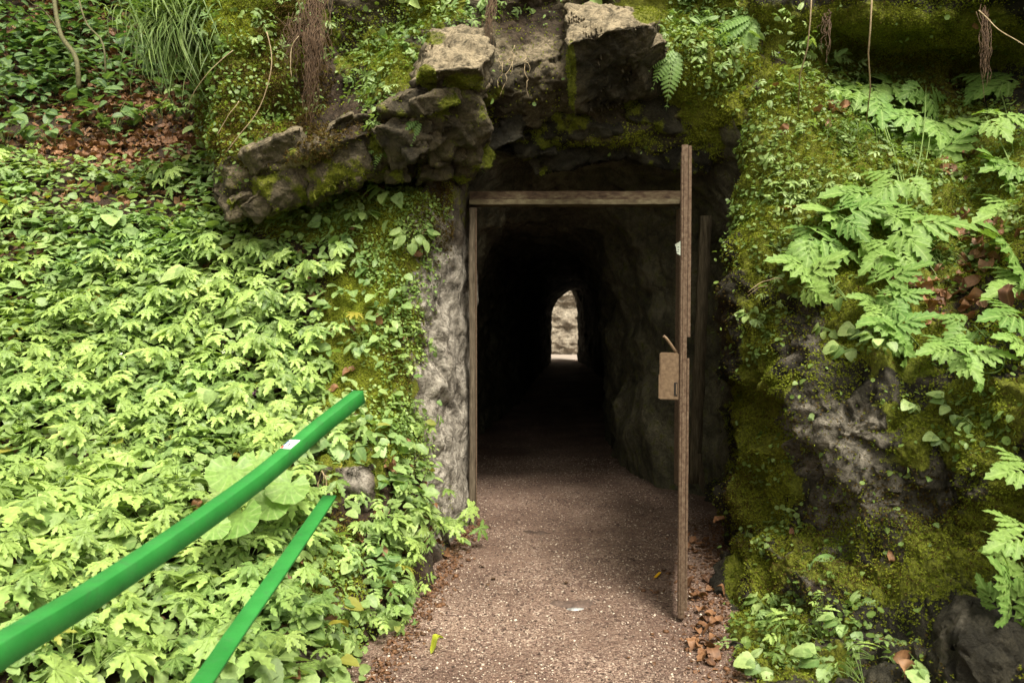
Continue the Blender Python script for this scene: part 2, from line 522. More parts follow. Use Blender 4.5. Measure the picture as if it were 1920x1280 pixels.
def lobed(seed=0, n=5):
    """one masterwort-like leaf, about 1 across: n toothed segments spreading from the leaf stalk"""
    random.seed(seed)
    ps = []
    for k in range(n):
        a = (k - (n - 1) / 2) * R(250 / n) + random.uniform(-.1, .1)
        L = .56 - .11 * abs(k - (n - 1) / 2) / ((n - 1) / 2) + random.uniform(-.03, .03)
        T = leaflet(L, .34, 4, .50, .11, .25, .28, (.8, 1.05), .02)
        ps.append(xf(T, rotz(a) @ roty(random.uniform(-.05, .18))))
    return join(ps)

def pinnate(seed=0):
    """ground-elder-like leaf: a toothed end leaflet and two pairs of side leaflets"""
    random.seed(seed)
    ps = [xf(leaflet(.54, .37, 4, .48, .08, .25, .25, (.65, 1.05), .014), rotz(0), (.35, 0, 0))]
    for s in (-1, 1):
        ps.append(xf(leaflet(.48, .36, 4, .48, .08, .25, .3, (.65, 1.05), .014), rotz(s * R(62)) @ roty(.1), (.33, 0, 0)))
        ps.append(xf(leaflet(.38, .33, 3, .44, .08, .25, .3, (.65, 1.05), .014), rotz(s * R(75)) @ roty(.1), (.1, 0, 0)))
    return join(ps)

def cutleaf(seed=0):
    """hogweed-like leaf: three big leaflets, each deeply cut into narrow toothed fingers"""
    random.seed(seed)
    ps = []
    for a0, L0, base in ((0, .62, .30), (R(70), .5, .22), (-R(70), .5, .22)):
        sub = []
        for k in range(7):
            t = [.08, .08, .26, .26, .44, .44, .55][k]
            s = [1, -1, 1, -1, 1, -1, 0][k]
            l = [.36, .36, .36, .36, .3, .3, .42][k] * L0 / .55
            ang = s * R([58, 58, 44, 44, 34, 34, 0][k])
            sub.append(xf(leaflet(l, .33, 4, .42, .12, .22, .25, (.55, .8), .012), rotz(ang) @ roty(.08), (t * L0 * 1.1, 0, -.05 * t * t)))
        T = join(sub)
        ps.append(xf(T, rotz(a0 + random.uniform(-.1, .1)) @ roty(random.uniform(0, .2)) @ rotx(random.uniform(-.15, .15)), (base * .5 * math.cos(a0), base * .5 * math.sin(a0), 0)))
    return join(ps)

def heart(seed=0, teeth=5):
    random.seed(seed)
    return leaflet(1.0, .42, teeth, .08, .04, .2, .28, (.28, .75), .01)

def oval(seed=0):
    return leaflet(1.0, .34, 3, .03, .0, .3, .25, (.6, .65))

def frond(pairs=15, L=1.0, wid=.26, curve=.35, toothed=4, bend=0.0):
    """fern frond along +x, arching down, pinnae in pairs"""
    ps = []
    for i in range(pairs):
        t = .08 + .92 * i / pairs
        w = wid * L * (math.sin(math.pi * min(1, (t + .12)) ** .8) ** .7 if t < .88 else (1 - t) * 3.2)
        w = max(w, .02 * L)
        x = t * L; z = -curve * L * t * t; sl = math.atan(2 * curve * t)
        for s in (-1, 1):
            T = leaflet(w, .16 if toothed > 2 else .12, toothed, .45, .1, .15, .2, (.2, .5))
            ps.append(xf(T, roty(sl) @ rotz(s * R(68 - 18 * t)), (x, bend * t * t, z)))
    # the rachis
    n = 10; V = []; F = []
    for i in range(n):
        t = i / (n - 1); w = .008 * L * (1.1 - t)
        V += [(t * L, bend * t * t - w, -curve * L * t * t + .004), (t * L, bend * t * t + w, -curve * L * t * t + .004)]
    for i in range(n - 1): F += [(2 * i, 2 * i + 2, 2 * i + 3), (2 * i, 2 * i + 3, 2 * i + 1)]
    ps.append((np.array(V, float), np.array(F), np.ones(2 * n)))
    return join(ps)

def mosstuft(seed=0, n=5, h=1.0):
    random.seed(seed)
    V, F = [], []
    for k in range(n):
        a = random.uniform(0, 6.28); tl = random.uniform(.2, .9); w = .16
        d = np.array([math.cos(a) * math.sin(tl), math.sin(a) * math.sin(tl), math.cos(tl)]) * random.uniform(.6, 1.1) * h
        sd_ = np.array([-math.sin(a), math.cos(a), 0]) * w
        i = len(V)
        V += [tuple(-sd_ * .4), tuple(d * .5 + sd_), tuple(d), tuple(d * .5 - sd_)]
        F += [(i, i + 1, i + 3), (i + 1, i + 2, i + 3)]
    return np.array(V, float), np.array(F), np.tile([.0, .3, .9, .3], n)

def blade_T(n=5, w=.02, curve=.6, side=0.0):
    V, F = [], []
    for i in range(n):
        t = i / (n - 1); ww = w * (1 - t) ** .7
        x = t * (1 - .3 * t); z = .5 * t - curve * t * t
        V += [(x, side * t * t - ww, z), (x, side * t * t + ww, z)]
    for i in range(n - 1): F += [(2 * i, 2 * i + 2, 2 * i + 3), (2 * i, 2 * i + 3, 2 * i + 1)]
    return np.array(V, float), np.array(F), np.full(2 * n, .2)

def deadleaf(seed=0):
    random.seed(seed)
    T = leaflet(1.0, .34, 5, .04, .0, random.uniform(.3, .7), random.uniform(-.5, .6), (.5, .5), .05)
    v = T[0].copy(); v[:, 2] += .12 * np.sin(v[:, 0] * 7 + seed); return v, T[1], T[2]

def tubes(lines, sides=5):
    """lines: list of (points, r0, r1)"""
    ps = []
    for pts, r0, r1 in lines:
        pts = np.asarray(pts, float); n = len(pts)
        tg = np.gradient(pts, axis=0); tg /= np.linalg.norm(tg, axis=1, keepdims=True) + 1e-9
        ref = np.array([0.31, .22, .92]); a = np.cross(tg, ref); a /= np.linalg.norm(a, axis=1, keepdims=True) + 1e-9; b = np.cross(tg, a)
        rr = np.linspace(r0, r1, n)[:, None, None]
        th = np.linspace(0, 2 * math.pi, sides, endpoint=False)[None, :, None]
        V = pts[:, None, :] + rr * (np.cos(th) * a[:, None] + np.sin(th) * b[:, None])
        F = []
        for i in range(n - 1):
            for j in range(sides):
                p, q = i * sides + j, i * sides + (j + 1) % sides
                F += [(p, q, q + sides), (p, q + sides, p + sides)]
        for base, sgn in ((0, -1), ((n - 1) * sides, 1)):
            for j in range(1, sides - 1):
                F.append((base, base + j, base + j + 1) if sgn > 0 else (base, base + j + 1, base + j))
        ps.append((V.reshape(-1, 3), np.array(F), np.full(n * sides, .5)))
    return join(ps)

def arc(p0, p1, sag=(0, 0, .05), n=8, wob=0.0, r=random):
    p0, p1, sag = map(lambda q: np.asarray(q, float), (p0, p1, sag))
    out = []
    for i in range(n):
        t = i / (n - 1)
        q = p0 * (1 - t) + p1 * t + sag * 4 * t * (1 - t)
        if 0 < i < n - 1: q = q + np.array([r.uniform(-1, 1), r.uniform(-1, 1), r.uniform(-1, 1)]) * wob
        out.append(q)
    return catmull(np.array(out), n * 2)

def frames(N, up=.7, out=None, jit=.35, spread=1.0, r=None, heading=None):
    """orientation matrices for leaves: z near the light and the slope normal, x pointing out of the slope and down"""
    r = r or rng
    n = len(N)
    Z = N * (1 - up) + np.array([0, 0, 1.0]) * up + r.normal(0, jit, (n, 3))
    Z /= np.linalg.norm(Z, axis=1, keepdims=True) + 1e-9
    H = r.normal(0, spread, (n, 3)) + (N * 1.0 if heading is None else np.asarray(heading))
    X = H - Z * (H * Z).sum(1, keepdims=True)
    X /= np.linalg.norm(X, axis=1, keepdims=True) + 1e-9
    Y = np.cross(Z, X)
    return np.stack([X, Y, Z], -1)

def scatter(name, temps, P, M, S, mats, parent=None, r=None, tintr=(0, 1), yel=.0, smooth=True, tintv=None):
    """merge copies of the templates into one mesh"""
    r = r or rng
    pick = r.integers(0, len(temps), len(P))
    Vs, Fs, Ts, o = [], [], [], 0
    for k, (v, f, rb) in enumerate(temps):
        ix = np.where(pick == k)[0]
        if len(ix) == 0: continue
        vv = np.einsum('nij,vj->nvi', M[ix], v) * S[ix][:, None, None] + P[ix][:, None, :]
        ff = f[None] + (np.arange(len(ix)) * len(v))[:, None, None] + o
        tv = r.uniform(*tintr, len(ix)) if tintv is None else tintv[ix]
        t = np.repeat(tv, len(v)); g = np.tile(rb, len(ix)); b = np.repeat((r.random(len(ix)) < yel) * r.uniform(.3, .9, len(ix)), len(v))
        Vs.append(vv.reshape(-1, 3)); Fs.append(ff.reshape(-1, 3)); Ts.append(np.stack([t, g, b], 1)); o += len(ix) * len(v)
    return mesh_np(name, np.concatenate(Vs), np.concatenate(Fs), mats, np.concatenate(Ts), smooth, parent=parent)

# ------------------------------------------------------------------ the setting: terrain and rock
def build_surf(name, rows, nu, nv, disp, mat, paint, kind='structure'):
    A = np.array([[p for p in row] for row in rows], float)
    P = catmull(catmull(A, nu, 0), nv, 1)
    N = grid_normals(P)
    C = P
    if ((EYE - C) * N).sum(-1).mean() < 0:
        P = P[:, ::-1]; N = grid_normals(P)
    P = P + N * disp(P)[..., None]
    S = Surf(P)
    px, py = project(P)
    nz = fbm(P, .22, 4, 90) * 70 * 5.0 / np.maximum(P[..., 1], 2)
    nz2 = fbm(P + 7, .22, 4, 95) * 70 * 5.0 / np.maximum(P[..., 1], 2)
    t = paint(px + nz, py + nz2, P, S.N)
    o = mesh_np(name, P.reshape(-1, 3), grid_faces(P.shape[0], P.shape[1]), mat, np.stack([x.ravel() for x in t], 1), smooth=False)
    tag(o, kind=kind)
    return S, o

bank_rows = [
    [W(-.3, .6, -.25), W(-.75, .6, -.12), W(-.9, .6, .02), W(-1.2, .6, .1), W(-1.6, .5, .2), W(-2.3, .5, .4), W(-4, .2, .8)],
    [W(-.4, 2.0, -.25), W(-.7, 2.0, -.08), W(-.85, 2.0, .05), W(-1.1, 2.0, .12), W(-1.5, 1.9, .22), W(-2.2, 1.8, .38), W(-4, 1.6, .9)],
    [W(-.35, 3.5, -.25), at(665, 1300, 3.45), at(640, 1270, 3.4), at(560, 1280, 3.1), at(300, 1280, 2.85), at(0, 1280, 2.6), W(-3.6, 2.4, 1.1)],
    [W(-.25, 4.5, -.25), G(790, 1120), at(672, 1080, 4.05), at(580, 1060, 3.85), at(300, 1070, 3.5), at(0, 1080, 3.2), W(-4.2, 3.2, 1.4)],
    [W(-.22, 5.4, -.25), G(838, 1035), at(745, 930, 4.9), at(620, 900, 4.6), at(350, 900, 4.3), at(0, 900, 4.0), W(-5, 4.2, 1.7)],
    [W(-.30, 6.35, .0), at(878, 960, 6.0), at(800, 800, 5.6), at(680, 750, 5.2), at(350, 750, 5.0), at(0, 750, 4.7), W(-5.5, 5, 2.0)],
    [W(-.30, 6.5, .8), at(878, 800, 6.1), at(815, 600, 5.75), at(700, 570, 5.6), at(350, 560, 5.8), at(0, 560, 5.6), W(-6, 6, 2.4)],
    [W(-.30, 6.6, 1.5), at(876, 600, 6.15), at(812, 430, 5.8), at(700, 410, 5.8), at(350, 400, 6.4), at(0, 400, 6.4), W(-6.5, 7, 3.0)],
    [W(-.30, 6.6, 2.3), at(874, 400, 6.15), at(850, 325, 6.0), at(700, 345, 6.2), at(350, 300, 7.1), at(0, 250, 7.8), W(-7.5, 8.5, 4.2)],
    [W(-.30, 6.9, 2.8), at(876, 320, 6.4), at(855, 280, 6.8), at(700, 290, 7.5), at(350, 150, 8.5), at(0, 90, 9.2), W(-9, 11, 5.7)],
    [W(-.30, 7.6, 3.3), at(876, 250, 7.4), at(855, 200, 7.9), at(700, 150, 8.6), at(350, -60, 10), at(0, -150, 11), W(-11, 14, 8.5)],
    [W(-.30, 9, 4.6), at(876, 0, 9), at(855, -80, 9.5), at(700, -150, 10), at(350, -300, 12), at(0, -420, 13), W(-12, 17, 12)],
]
def bank_disp(P):
    px, py = project(P)
    rocky = np.clip(blob(px, py, [(850, 560, 75, 330, 1), (860, 900, 60, 160, 1), (670, 890, 60, 60, 1), (760, 1100, 90, 110, .8), (650, 1250, 50, 90, .5)]), 0, 1)
    rocky = rocky * np.where(P[..., 1] > 5.4, np.clip((-.37 - P[..., 0]) / .14, .35, 1), 1)
    return fbm(P, .9, 3, 3) * .10 * np.where(P[..., 0] > -.5, .3, 1) + fbm(P, .25, 3, 5) * .035 + rocky * (facets(P, .26, 3, 1.4, an=(1, 1, 1.7)) * .55 + facets(P, .12, 9, 1.5, an=(1, 1, 1.8)) * -.55 + facets(P, .05, 18, 1.5) * -.4 - np.abs(fbm(P * np.array([1, 1, .45]), .06, 4, 19)) * .02)
def bank_paint(px, py, P, N):
    rocky = blob(px, py, [(822, 560, 48, 90, 1), (835, 690, 72, 170, 1), (850, 860, 60, 170, 1), (820, 500, 55, 110, 1), (665, 880, 45, 60, .9), (640, 1180, 16, 80, .8)])
    moss = blob(px, py, [(700, 600, 110, 220, 1.1), (640, 400, 200, 60, .9), (580, 1080, 80, 70, 1), (860, 370, 30, 80, .5), (700, 800, 90, 70, 1)])
    soil = blob(px, py, [(770, 1150, 90, 90, .9), (300, 300, 500, 200, .8), (200, 900, 500, 300, .7), (860, 400, 30, 70, .4)])
    moss = np.clip(moss - rocky * 1.5, 0, 1.2)
    return moss, rocky, np.clip(1.0 - rocky * 1.3 - blob(px, py, [(850, 650, 90, 420, 1)]) * .75, 0, 1)
S_bank, O_bank = build_surf('left_bank', bank_rows, 560, 520, bank_disp, M_pale, bank_paint)
O_bank['label'] = 'steep leaf-covered bank rising left of the tunnel'

def R_(*t): return [at(*q) for q in t]
face_rows = [
    R_((392, 340, 7.8), (410, 345, 7.4), (520, 345, 7.3), (640, 335, 7.3), (760, 325, 7.3), (872, 322, 7.3), (1000, 330, 7.3), (1120, 330, 7.3), (1240, 330, 7.3), (1330, 330, 7.3), (1420, 330, 7.2), (1500, 330, 7.0)),
    R_((400, 340, 7.2), (428, 380, 6.3), (520, 378, 6.0), (640, 350, 5.95), (760, 318, 5.95), (872, 285, 6.05), (1000, 292, 6.2), (1120, 282, 6.2), (1240, 292, 6.2), (1330, 305, 6.2), (1420, 320, 6.2), (1500, 300, 6.2)),
    R_((400, 310, 6.9), (428, 345, 5.8), (520, 330, 5.55), (640, 305, 5.5), (760, 278, 5.5), (880, 240, 5.7), (1000, 240, 5.95), (1120, 228, 5.9), (1240, 200, 5.9), (1330, 230, 5.9), (1410, 250, 5.9), (1500, 240, 6.0)),
    R_((398, 280, 6.8), (424, 305, 5.65), (520, 292, 5.4), (640, 255, 5.35), (760, 205, 5.3), (880, 170, 5.4), (1000, 150, 5.65), (1120, 130, 5.65), (1240, 110, 5.65), (1330, 140, 5.7), (1410, 170, 5.8), (1500, 150, 5.9)),
    R_((375, 230, 6.9), (410, 240, 5.8), (520, 235, 5.75), (640, 205, 5.75), (760, 130, 5.7), (880, 90, 5.75), (1000, 85, 5.85), (1120, 60, 5.85), (1240, 50, 5.8), (1330, 70, 5.8), (1410, 100, 5.85), (1500, 90, 6.0)),
    R_((350, 100, 7.2), (400, 120, 5.95), (520, 120, 5.95), (640, 110, 6.2), (760, 50, 6.1), (880, 20, 6.0), (1000, 20, 6.15), (1120, 0, 6.1), (1240, -15, 6.0), (1330, 0, 5.9), (1410, 20, 5.9), (1500, 10, 6.0)),
    R_((340, -60, 7.6), (395, -40, 6.3), (520, -50, 6.2), (640, -60, 6.3), (760, -80, 6.2), (880, -90, 6.1), (1000, -90, 6.2), (1120, -100, 6.1), (1240, -110, 6.0), (1330, -100, 5.9), (1410, -90, 5.9), (1500, -90, 5.9)),
    R_((280, -300, 9.0), (410, -300, 7.8), (520, -300, 7.4), (640, -300, 7.4), (760, -320, 7.3), (880, -330, 7.2), (1000, -330, 7.2), (1120, -330, 7.1), (1240, -330, 7.0), (1330, -320, 7), (1410, -320, 7), (1500, -320, 7)),
    R_((250, -500, 13), (410, -500, 12), (520, -500, 12), (640, -500, 12), (760, -500, 12), (880, -500, 12), (1000, -500, 12), (1120, -500, 12), (1240, -500, 12), (1330, -500, 12), (1410, -500, 12), (1500, -500, 12)),
]
def face_disp(P):
    return fbm(P, .8, 3, 13) * .07 + facets(P, .50, 41, 1.2, an=(1.5, 1, .8)) * .34 + facets(P, .20, 43, 1.2, an=(1.3, 1, .8)) * .36 + facets(P, .08, 49, 1.2) * .5 + fbm(P, .05, 3, 14) * .009
def face_paint(px, py, P, N):
    moss = blob(px, py, [(440, 190, 130, 110, 1.2), (470, 60, 150, 90, 1.1), (730, 120, 90, 60, .8), (1050, 300, 420, 60, .55), (700, 300, 250, 70, .45), (880, 220, 60, 80, .8), (1330, 100, 110, 130, 1), (1330, 220, 80, 60, .8), (1230, 20, 60, 30, .8), (800, 20, 80, 40, .9)])
    pale = blob(px, py, [(560, 290, 130, 30, .9), (500, 245, 40, 20, .7), (830, 200, 60, 40, .4), (430, 330, 25, 30, .8), (980, 110, 80, 30, .7), (700, 340, 120, 30, .3)])  # pale stone, here painted where the ledges catch the light
    soil = blob(px, py, [(620, 150, 80, 140, .8), (1000, 40, 90, 50, .8), (560, 240, 90, 40, .5)])
    return moss, pale, np.clip(soil - moss * .5, 0, 1)
S_face, O_face = build_surf('rock_face', face_rows, 520, 640, face_disp, M_rock, face_paint)

right_rows = [
    [W(1.80, 6.9, -.3), W(1.72, 6.0, -.3), W(1.32, 4.8, -.3), W(1.2, 4.0, -.3), W(1.1, 3.1, -.3), W(1.2, 2.7, -.3), W(1.3, 2.2, -.3), W(1.6, 1.8, -.3), W(1.5, .6, -.3)],
    [W(1.82, 6.9, .0), W(1.75, 6.0, .02), G(1362, 1090), G(1385, 1190), at(1440, 1300, 3.35), at(1550, 1320, 3.05), at(1700, 1340, 2.85), at(1850, 1340, 2.65), W(1.6, .6, -.05)],
    [W(1.82, 6.9, .4), W(1.8, 6.1, .35), at(1365, 1000, 5.2), at(1440, 1090, 4.4), at(1540, 1160, 3.75), at(1640, 1160, 3.5), at(1760, 1150, 3.35), at(1900, 1150, 3.1), W(1.9, .8, .4)],
    [W(1.82, 6.9, .8), W(1.82, 6.2, .8), at(1400, 900, 5.2), at(1460, 930, 4.7), at(1550, 960, 4.2), at(1650, 960, 3.95), at(1760, 960, 3.75), at(1900, 960, 3.4), W(2.1, 1.0, .9)],
    [W(1.82, 6.9, 1.2), W(1.84, 6.2, 1.2), at(1405, 770, 5.25), at(1470, 770, 4.75), at(1545, 810, 4.05), at(1640, 800, 3.9), at(1760, 790, 3.75), at(1900, 790, 3.45), W(2.3, 1.2, 1.2)],
    [W(1.82, 6.9, 1.7), W(1.84, 6.2, 1.7), at(1378, 610, 5.25), at(1450, 610, 4.9), at(1530, 630, 4.5), at(1640, 660, 4.2), at(1760, 670, 4.05), at(1900, 670, 3.75), W(2.5, 1.4, 1.5)],
    [W(1.82, 6.9, 2.1), W(1.84, 6.2, 2.1), at(1368, 490, 5.4), at(1440, 450, 5.1), at(1530, 480, 4.9), at(1640, 510, 4.75), at(1760, 520, 4.6), at(1900, 530, 4.3), W(3.0, 1.8, 2.0)],
    [W(1.82, 6.9, 2.5), W(1.84, 6.2, 2.5), at(1392, 345, 5.75), at(1445, 320, 5.45), at(1540, 330, 5.3), at(1640, 350, 5.2), at(1760, 370, 5.15), at(1900, 370, 4.9), W(3.6, 2.4, 2.4)],
    [W(1.82, 6.9, 2.9), W(1.84, 6.3, 2.8), at(1400, 230, 5.9), at(1450, 200, 5.65), at(1540, 215, 5.7), at(1640, 230, 5.75), at(1760, 240, 5.8), at(1900, 240, 5.5), W(4.2, 3, 2.8)],
    [W(1.84, 6.9, 3.2), W(1.86, 6.4, 3.1), at(1405, 120, 6.0), at(1450, 90, 5.85), at(1540, 110, 6.1), at(1640, 130, 6.25), at(1760, 130, 6.25), at(1900, 130, 6.0), W(4.6, 3.3, 3.3)],
    [W(1.84, 6.9, 3.8), W(1.9, 6.4, 3.7), at(1405, 0, 5.9), at(1450, -20, 5.75), at(1540, 0, 5.8), at(1640, 20, 5.7), at(1760, 20, 5.6), at(1900, 10, 5.5), W(4.7, 3.5, 4.3)],
    [W(1.84, 7.9, 4.8), W(1.9, 7.4, 4.8), at(1405, -150, 6.4), at(1450, -150, 6.2), at(1540, -150, 6.1), at(1640, -130, 6.0), at(1760, -130, 5.9), at(1900, -130, 5.7), W(5.2, 4, 5.2)],
    [W(2, 10, 7), W(2.2, 10, 7.2), at(1405, -400, 9), at(1450, -400, 9), at(1540, -400, 9), at(1640, -400, 9), at(1760, -400, 9), at(1900, -400, 9), W(7.5, 6, 8)],
]
def right_disp(P):
    px, py = project(P); rp = np.clip(blob(px, py, [(1560, 850, 110, 130, 1), (1500, 780, 60, 90, 1), (1620, 990, 110, 70, .7)]), 0, 1)
    lower = 1 / (1 + np.exp((P[..., 2] - 1.9) * 4))
    return fbm(P, .7, 3, 23) * .10 + (.35 + .65 * lower) * (facets(P, .42, 27, 1.3) * .58 + facets(P, .17, 28, 1.4) * .65 + facets(P, .065, 30, 1.4) * -.5 + np.abs(fbm(P, .16, 3, 33)) * .06) + rp * (facets(P, .12, 37, 1.5) * .5 + np.abs(fbm(P, .09, 3, 38)) * .05) + fbm(P, .12, 4, 29) * .02 + (np.abs(fbm(P, .10, 3, 34)) - .2) * .05
def right_paint(px, py, P, N):
    moss = blob(px, py, [(1450, 250, 110, 260, 1.1), (1430, 440, 70, 80, 1.2), (1650, 350, 330, 200, 1), (1430, 850, 60, 330, 1.0), (1700, 80, 260, 90, .9), (1650, 600, 150, 90, .9), (1800, 800, 180, 90, .9), (1700, 1050, 260, 90, .7), (1450, 1200, 120, 90, .8), (1880, 950, 90, 90, .8)])
    pale = blob(px, py, [(1560, 830, 75, 85, .95), (1500, 800, 40, 60, .9), (1570, 930, 45, 60, .8), (1620, 1000, 60, 60, .3), (1650, 900, 60, 80, .4), (1430, 1010, 35, 40, .6), (1520, 1090, 40, 30, .5), (1500, 620, 40, 60, .5), (1700, 730, 60, 40, .4), (1770, 900, 50, 25, .4)])
    soil = blob(px, py, [(1750, 570, 130, 100, .7), (1500, 1110, 120, 30, .5), (1650, 120, 200, 40, .6)])
    return np.clip(moss - pale * .9, 0, 1.2), pale, np.clip(soil - pale, 0, 1)
S_right, O_right = build_surf('right_rock_wall', right_rows, 560, 520, right_disp, M_damp_shade, right_paint)

# tunnel: a tube of rough cross sections running back and a little to the right
secs = [(5.8, -.75, 1.90, 3.5), (6.25, -.55, 1.88, 3.05), (6.8, -.42, 1.75, 2.78), (7.4, -.42, 1.32, 2.6), (8.6, -.5, 1.12, 2.5), (11, -.35, 1.3, 2.5), (14, .1, 1.72, 2.55), (18, .45, 2.1, 2.6), (22, .85, 2.25, 2.45), (25, 1.2, 2.16, 2.42), (26.2, 1.22, 2.16, 2.42)]
na, T_ = 220, []
ss = catmull(np.array(secs), 620)
th = np.linspace(0, 1, na)
for (Y, xl, xr, zt) in ss:
    c, hw = (xl + xr) / 2, (xr - xl) / 2
    an = np.pi * th
    x = c - hw * np.sign(np.cos(an)) * np.abs(np.cos(an)) ** .62
    z = -.12 + (zt + .12) * np.sin(an) ** .48
    T_.append(np.stack([x, np.full(na, Y), z], -1))
PT = np.array(T_)
NT = grid_normals(PT)
ctr = np.stack([np.interp(PT[..., 1], ss[:, 0], (ss[:, 1] + ss[:, 2]) / 2), PT[..., 1], np.full(PT.shape[:2], 1.2)], -1)
NT *= np.sign(((ctr - PT) * NT).sum(-1, keepdims=True).mean())
fade = np.clip((PT[..., 1:2] - 5.7) / .6, .6, 1)
th_ = np.clip((PT[..., 1] - 21) / 4, 0, 1); PT[..., 2] -= th_ * np.clip(PT[..., 2] - 1.4, 0, 1) * .65 * np.clip(2.0 - PT[..., 0], 0, 1)
PT = PT + NT * (fade[..., 0] * np.interp(PT[..., 1], [5, 12, 17, 22, 26], [1, 1, .45, .4, .6]) * (facets(PT, .55, 61, 1.2) * .34 + facets(PT, .2, 62, 1.3) * .36 + facets(PT, .08, 63, 1.3) * .3))[..., None]
tpx, tpy = project(PT)
tm = np.clip(np.where((PT[..., 0] > .9) & (PT[..., 1] < 9.5), .42, .1) + 0 * tpx, 0, 1)
O_tun = tag(mesh_np('tunnel', PT.reshape(-1, 3), grid_faces(*PT.shape[:2]), M_tunnel, np.stack([tm.ravel(), 0 * tm.ravel(), 0 * tm.ravel()], 1)), kind='structure')

# ground, path, far side
def sheet(name, x0, x1, y0, y1, nx, ny, zf, mat):
    X, Y = np.meshgrid(np.linspace(x0, x1, nx), np.linspace(y0, y1, ny), indexing='ij')
    P = np.stack([X, Y, zf(X, Y)], -1)
    return P, tag(mesh_np(name, P.reshape(-1, 3), grid_faces(nx, ny), mat, smooth=True), kind='structure')
sheet('ground', -60, 60, -60, 60, 2, 2, lambda X, Y: 0 * X - .02, M_groundsoil)
def pathz(X, Y):
    P = np.stack([X, Y, 0 * X], -1)
    e = np.clip((X - 1.0) / .4, 0, 1) + np.clip((-.2 - X) / .4, 0, 1) * .6
    return fbm(P, .7, 3, 71) * .012 + fbm(P, .12, 2, 72) * .004 + e * .015
path_P, O_path = sheet('gravel_path', -1.3, 2.2, -1, 27, 180, 900, pathz, M_gravel)
sheet('far_path', -4, 8, 26.5, 33, 60, 40, lambda X, Y: pathz(X, Y) + .012, flat_mat('pale_grit', (.30, .25, .215), .9))
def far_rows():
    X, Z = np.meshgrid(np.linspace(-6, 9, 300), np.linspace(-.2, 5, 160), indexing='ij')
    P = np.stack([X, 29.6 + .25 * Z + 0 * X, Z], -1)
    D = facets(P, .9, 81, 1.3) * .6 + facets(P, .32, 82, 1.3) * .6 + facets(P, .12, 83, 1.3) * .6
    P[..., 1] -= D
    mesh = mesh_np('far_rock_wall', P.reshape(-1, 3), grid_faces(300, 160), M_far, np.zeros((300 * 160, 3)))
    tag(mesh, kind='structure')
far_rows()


BLOCKS = []
def block(name, pts, mat, tint, seed=0, amp=1.0, cut=.022, parent=None):
    """an angular block of stone: the hull of its corners, broken up and roughened"""
    import bmesh
    bm = bmesh.new()
    for p in pts: bm.verts.new(p)
    r = bmesh.ops.convex_hull(bm, input=bm.verts)
    bmesh.ops.delete(bm, geom=[v for v in bm.verts if not v.link_faces], context='VERTS')
    bmesh.ops.bevel(bm, geom=list(bm.edges), offset=.012, segments=1, affect='EDGES', clamp_overlap=True)
    for _ in range(9):
        es = [e for e in bm.edges if e.calc_length() > cut]
        if not es or len(bm.verts) > 60000: break
        bmesh.ops.subdivide_edges(bm, edges=es, cuts=1)
        bmesh.ops.triangulate(bm, faces=[f for f in bm.faces if len(f.verts) > 3])
    bmesh.ops.recalc_face_normals(bm, faces=bm.faces)
    bm.normal_update()
    V = np.array([v.co[:] for v in bm.verts]); N = np.array([v.normal[:] for v in bm.verts])
    F = np.array([[v.index for v in f.verts] for f in bm.faces]); bm.free()
    V = V + N * ((facets(V, .24, seed, 1.3) * .30 + facets(V, .09, seed + 3, 1.3) * .42 + fbm(V, .04, 3, seed) * .008) * amp)[:, None]
    px, py = project(V)
    tt = tint(px, py, V, N)
    BLOCKS.append((V, F, np.asarray(tt[0]) + 0 * px))
    return mesh_np(name, V, F, mat, np.stack([np.asarray(x) + 0 * px for x in tt], 1), parent=parent)

def lit_top_tint(pale=.9, moss=0.0, mb=None):
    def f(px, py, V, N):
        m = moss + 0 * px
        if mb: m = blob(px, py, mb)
        return m, np.clip((N[:, 2] - .05) * 3, 0, 1) * pale, 0 * px  # faces turned up are painted paler, as tops catching the light
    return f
block('rock_block', R_((1062, 12, 5.75), (1180, 8, 5.75), (1228, 17, 5.6), (1230, 46, 5.3), (1144, 56, 5.2), (1060, 84, 5.2), (1077, 222, 5.65), (1167, 198, 5.75), (1235, 110, 5.8), (1065, 30, 6.3), (1240, 40, 6.3), (1085, 210, 6.4), (1190, 180, 6.4)), M_rock, lit_top_tint(1.0, 0, [(1215, 25, 30, 20, .9), (1070, 150, 12, 80, .7)]), 5, parent=O_face)
block('rock_block', R_((1171, 87, 5.6), (1240, 55, 5.6), (1250, 75, 5.45), (1175, 105, 5.4), (1167, 190, 5.75), (1225, 182, 5.8), (1268, 160, 5.8), (1262, 90, 5.7), (1180, 80, 6.3), (1270, 80, 6.3), (1180, 190, 6.3), (1265, 165, 6.3)), M_rock, lit_top_tint(.7), 15, parent=O_face)
block('rock_block', R_((800, 62, 5.6), (872, 46, 5.65), (919, 58, 5.55), (921, 108, 5.2), (900, 128, 5.1), (815, 132, 5.05), (789, 136, 5.15), (905, 190, 5.5), (850, 200, 5.45), (770, 165, 5.4), (800, 70, 6.1), (920, 70, 6.1), (905, 190, 6.1), (780, 170, 6.1)), M_rock, lit_top_tint(1.0, 0, [(870, 155, 45, 20, .7), (815, 72, 25, 15, .6), (800, 150, 20, 30, .9)]), 25, parent=O_face)
block('rock_block', R_((945, 82, 5.95), (1053, 66, 5.95), (1058, 98, 5.65), (1000, 112, 5.6), (926, 130, 5.55), (915, 186, 5.7), (955, 235, 5.85), (1010, 240, 5.9), (1064, 196, 5.85), (940, 90, 6.4), (1058, 80, 6.4), (930, 220, 6.4), (1062, 200, 6.4)), M_rock, lit_top_tint(.55), 35, parent=O_face)

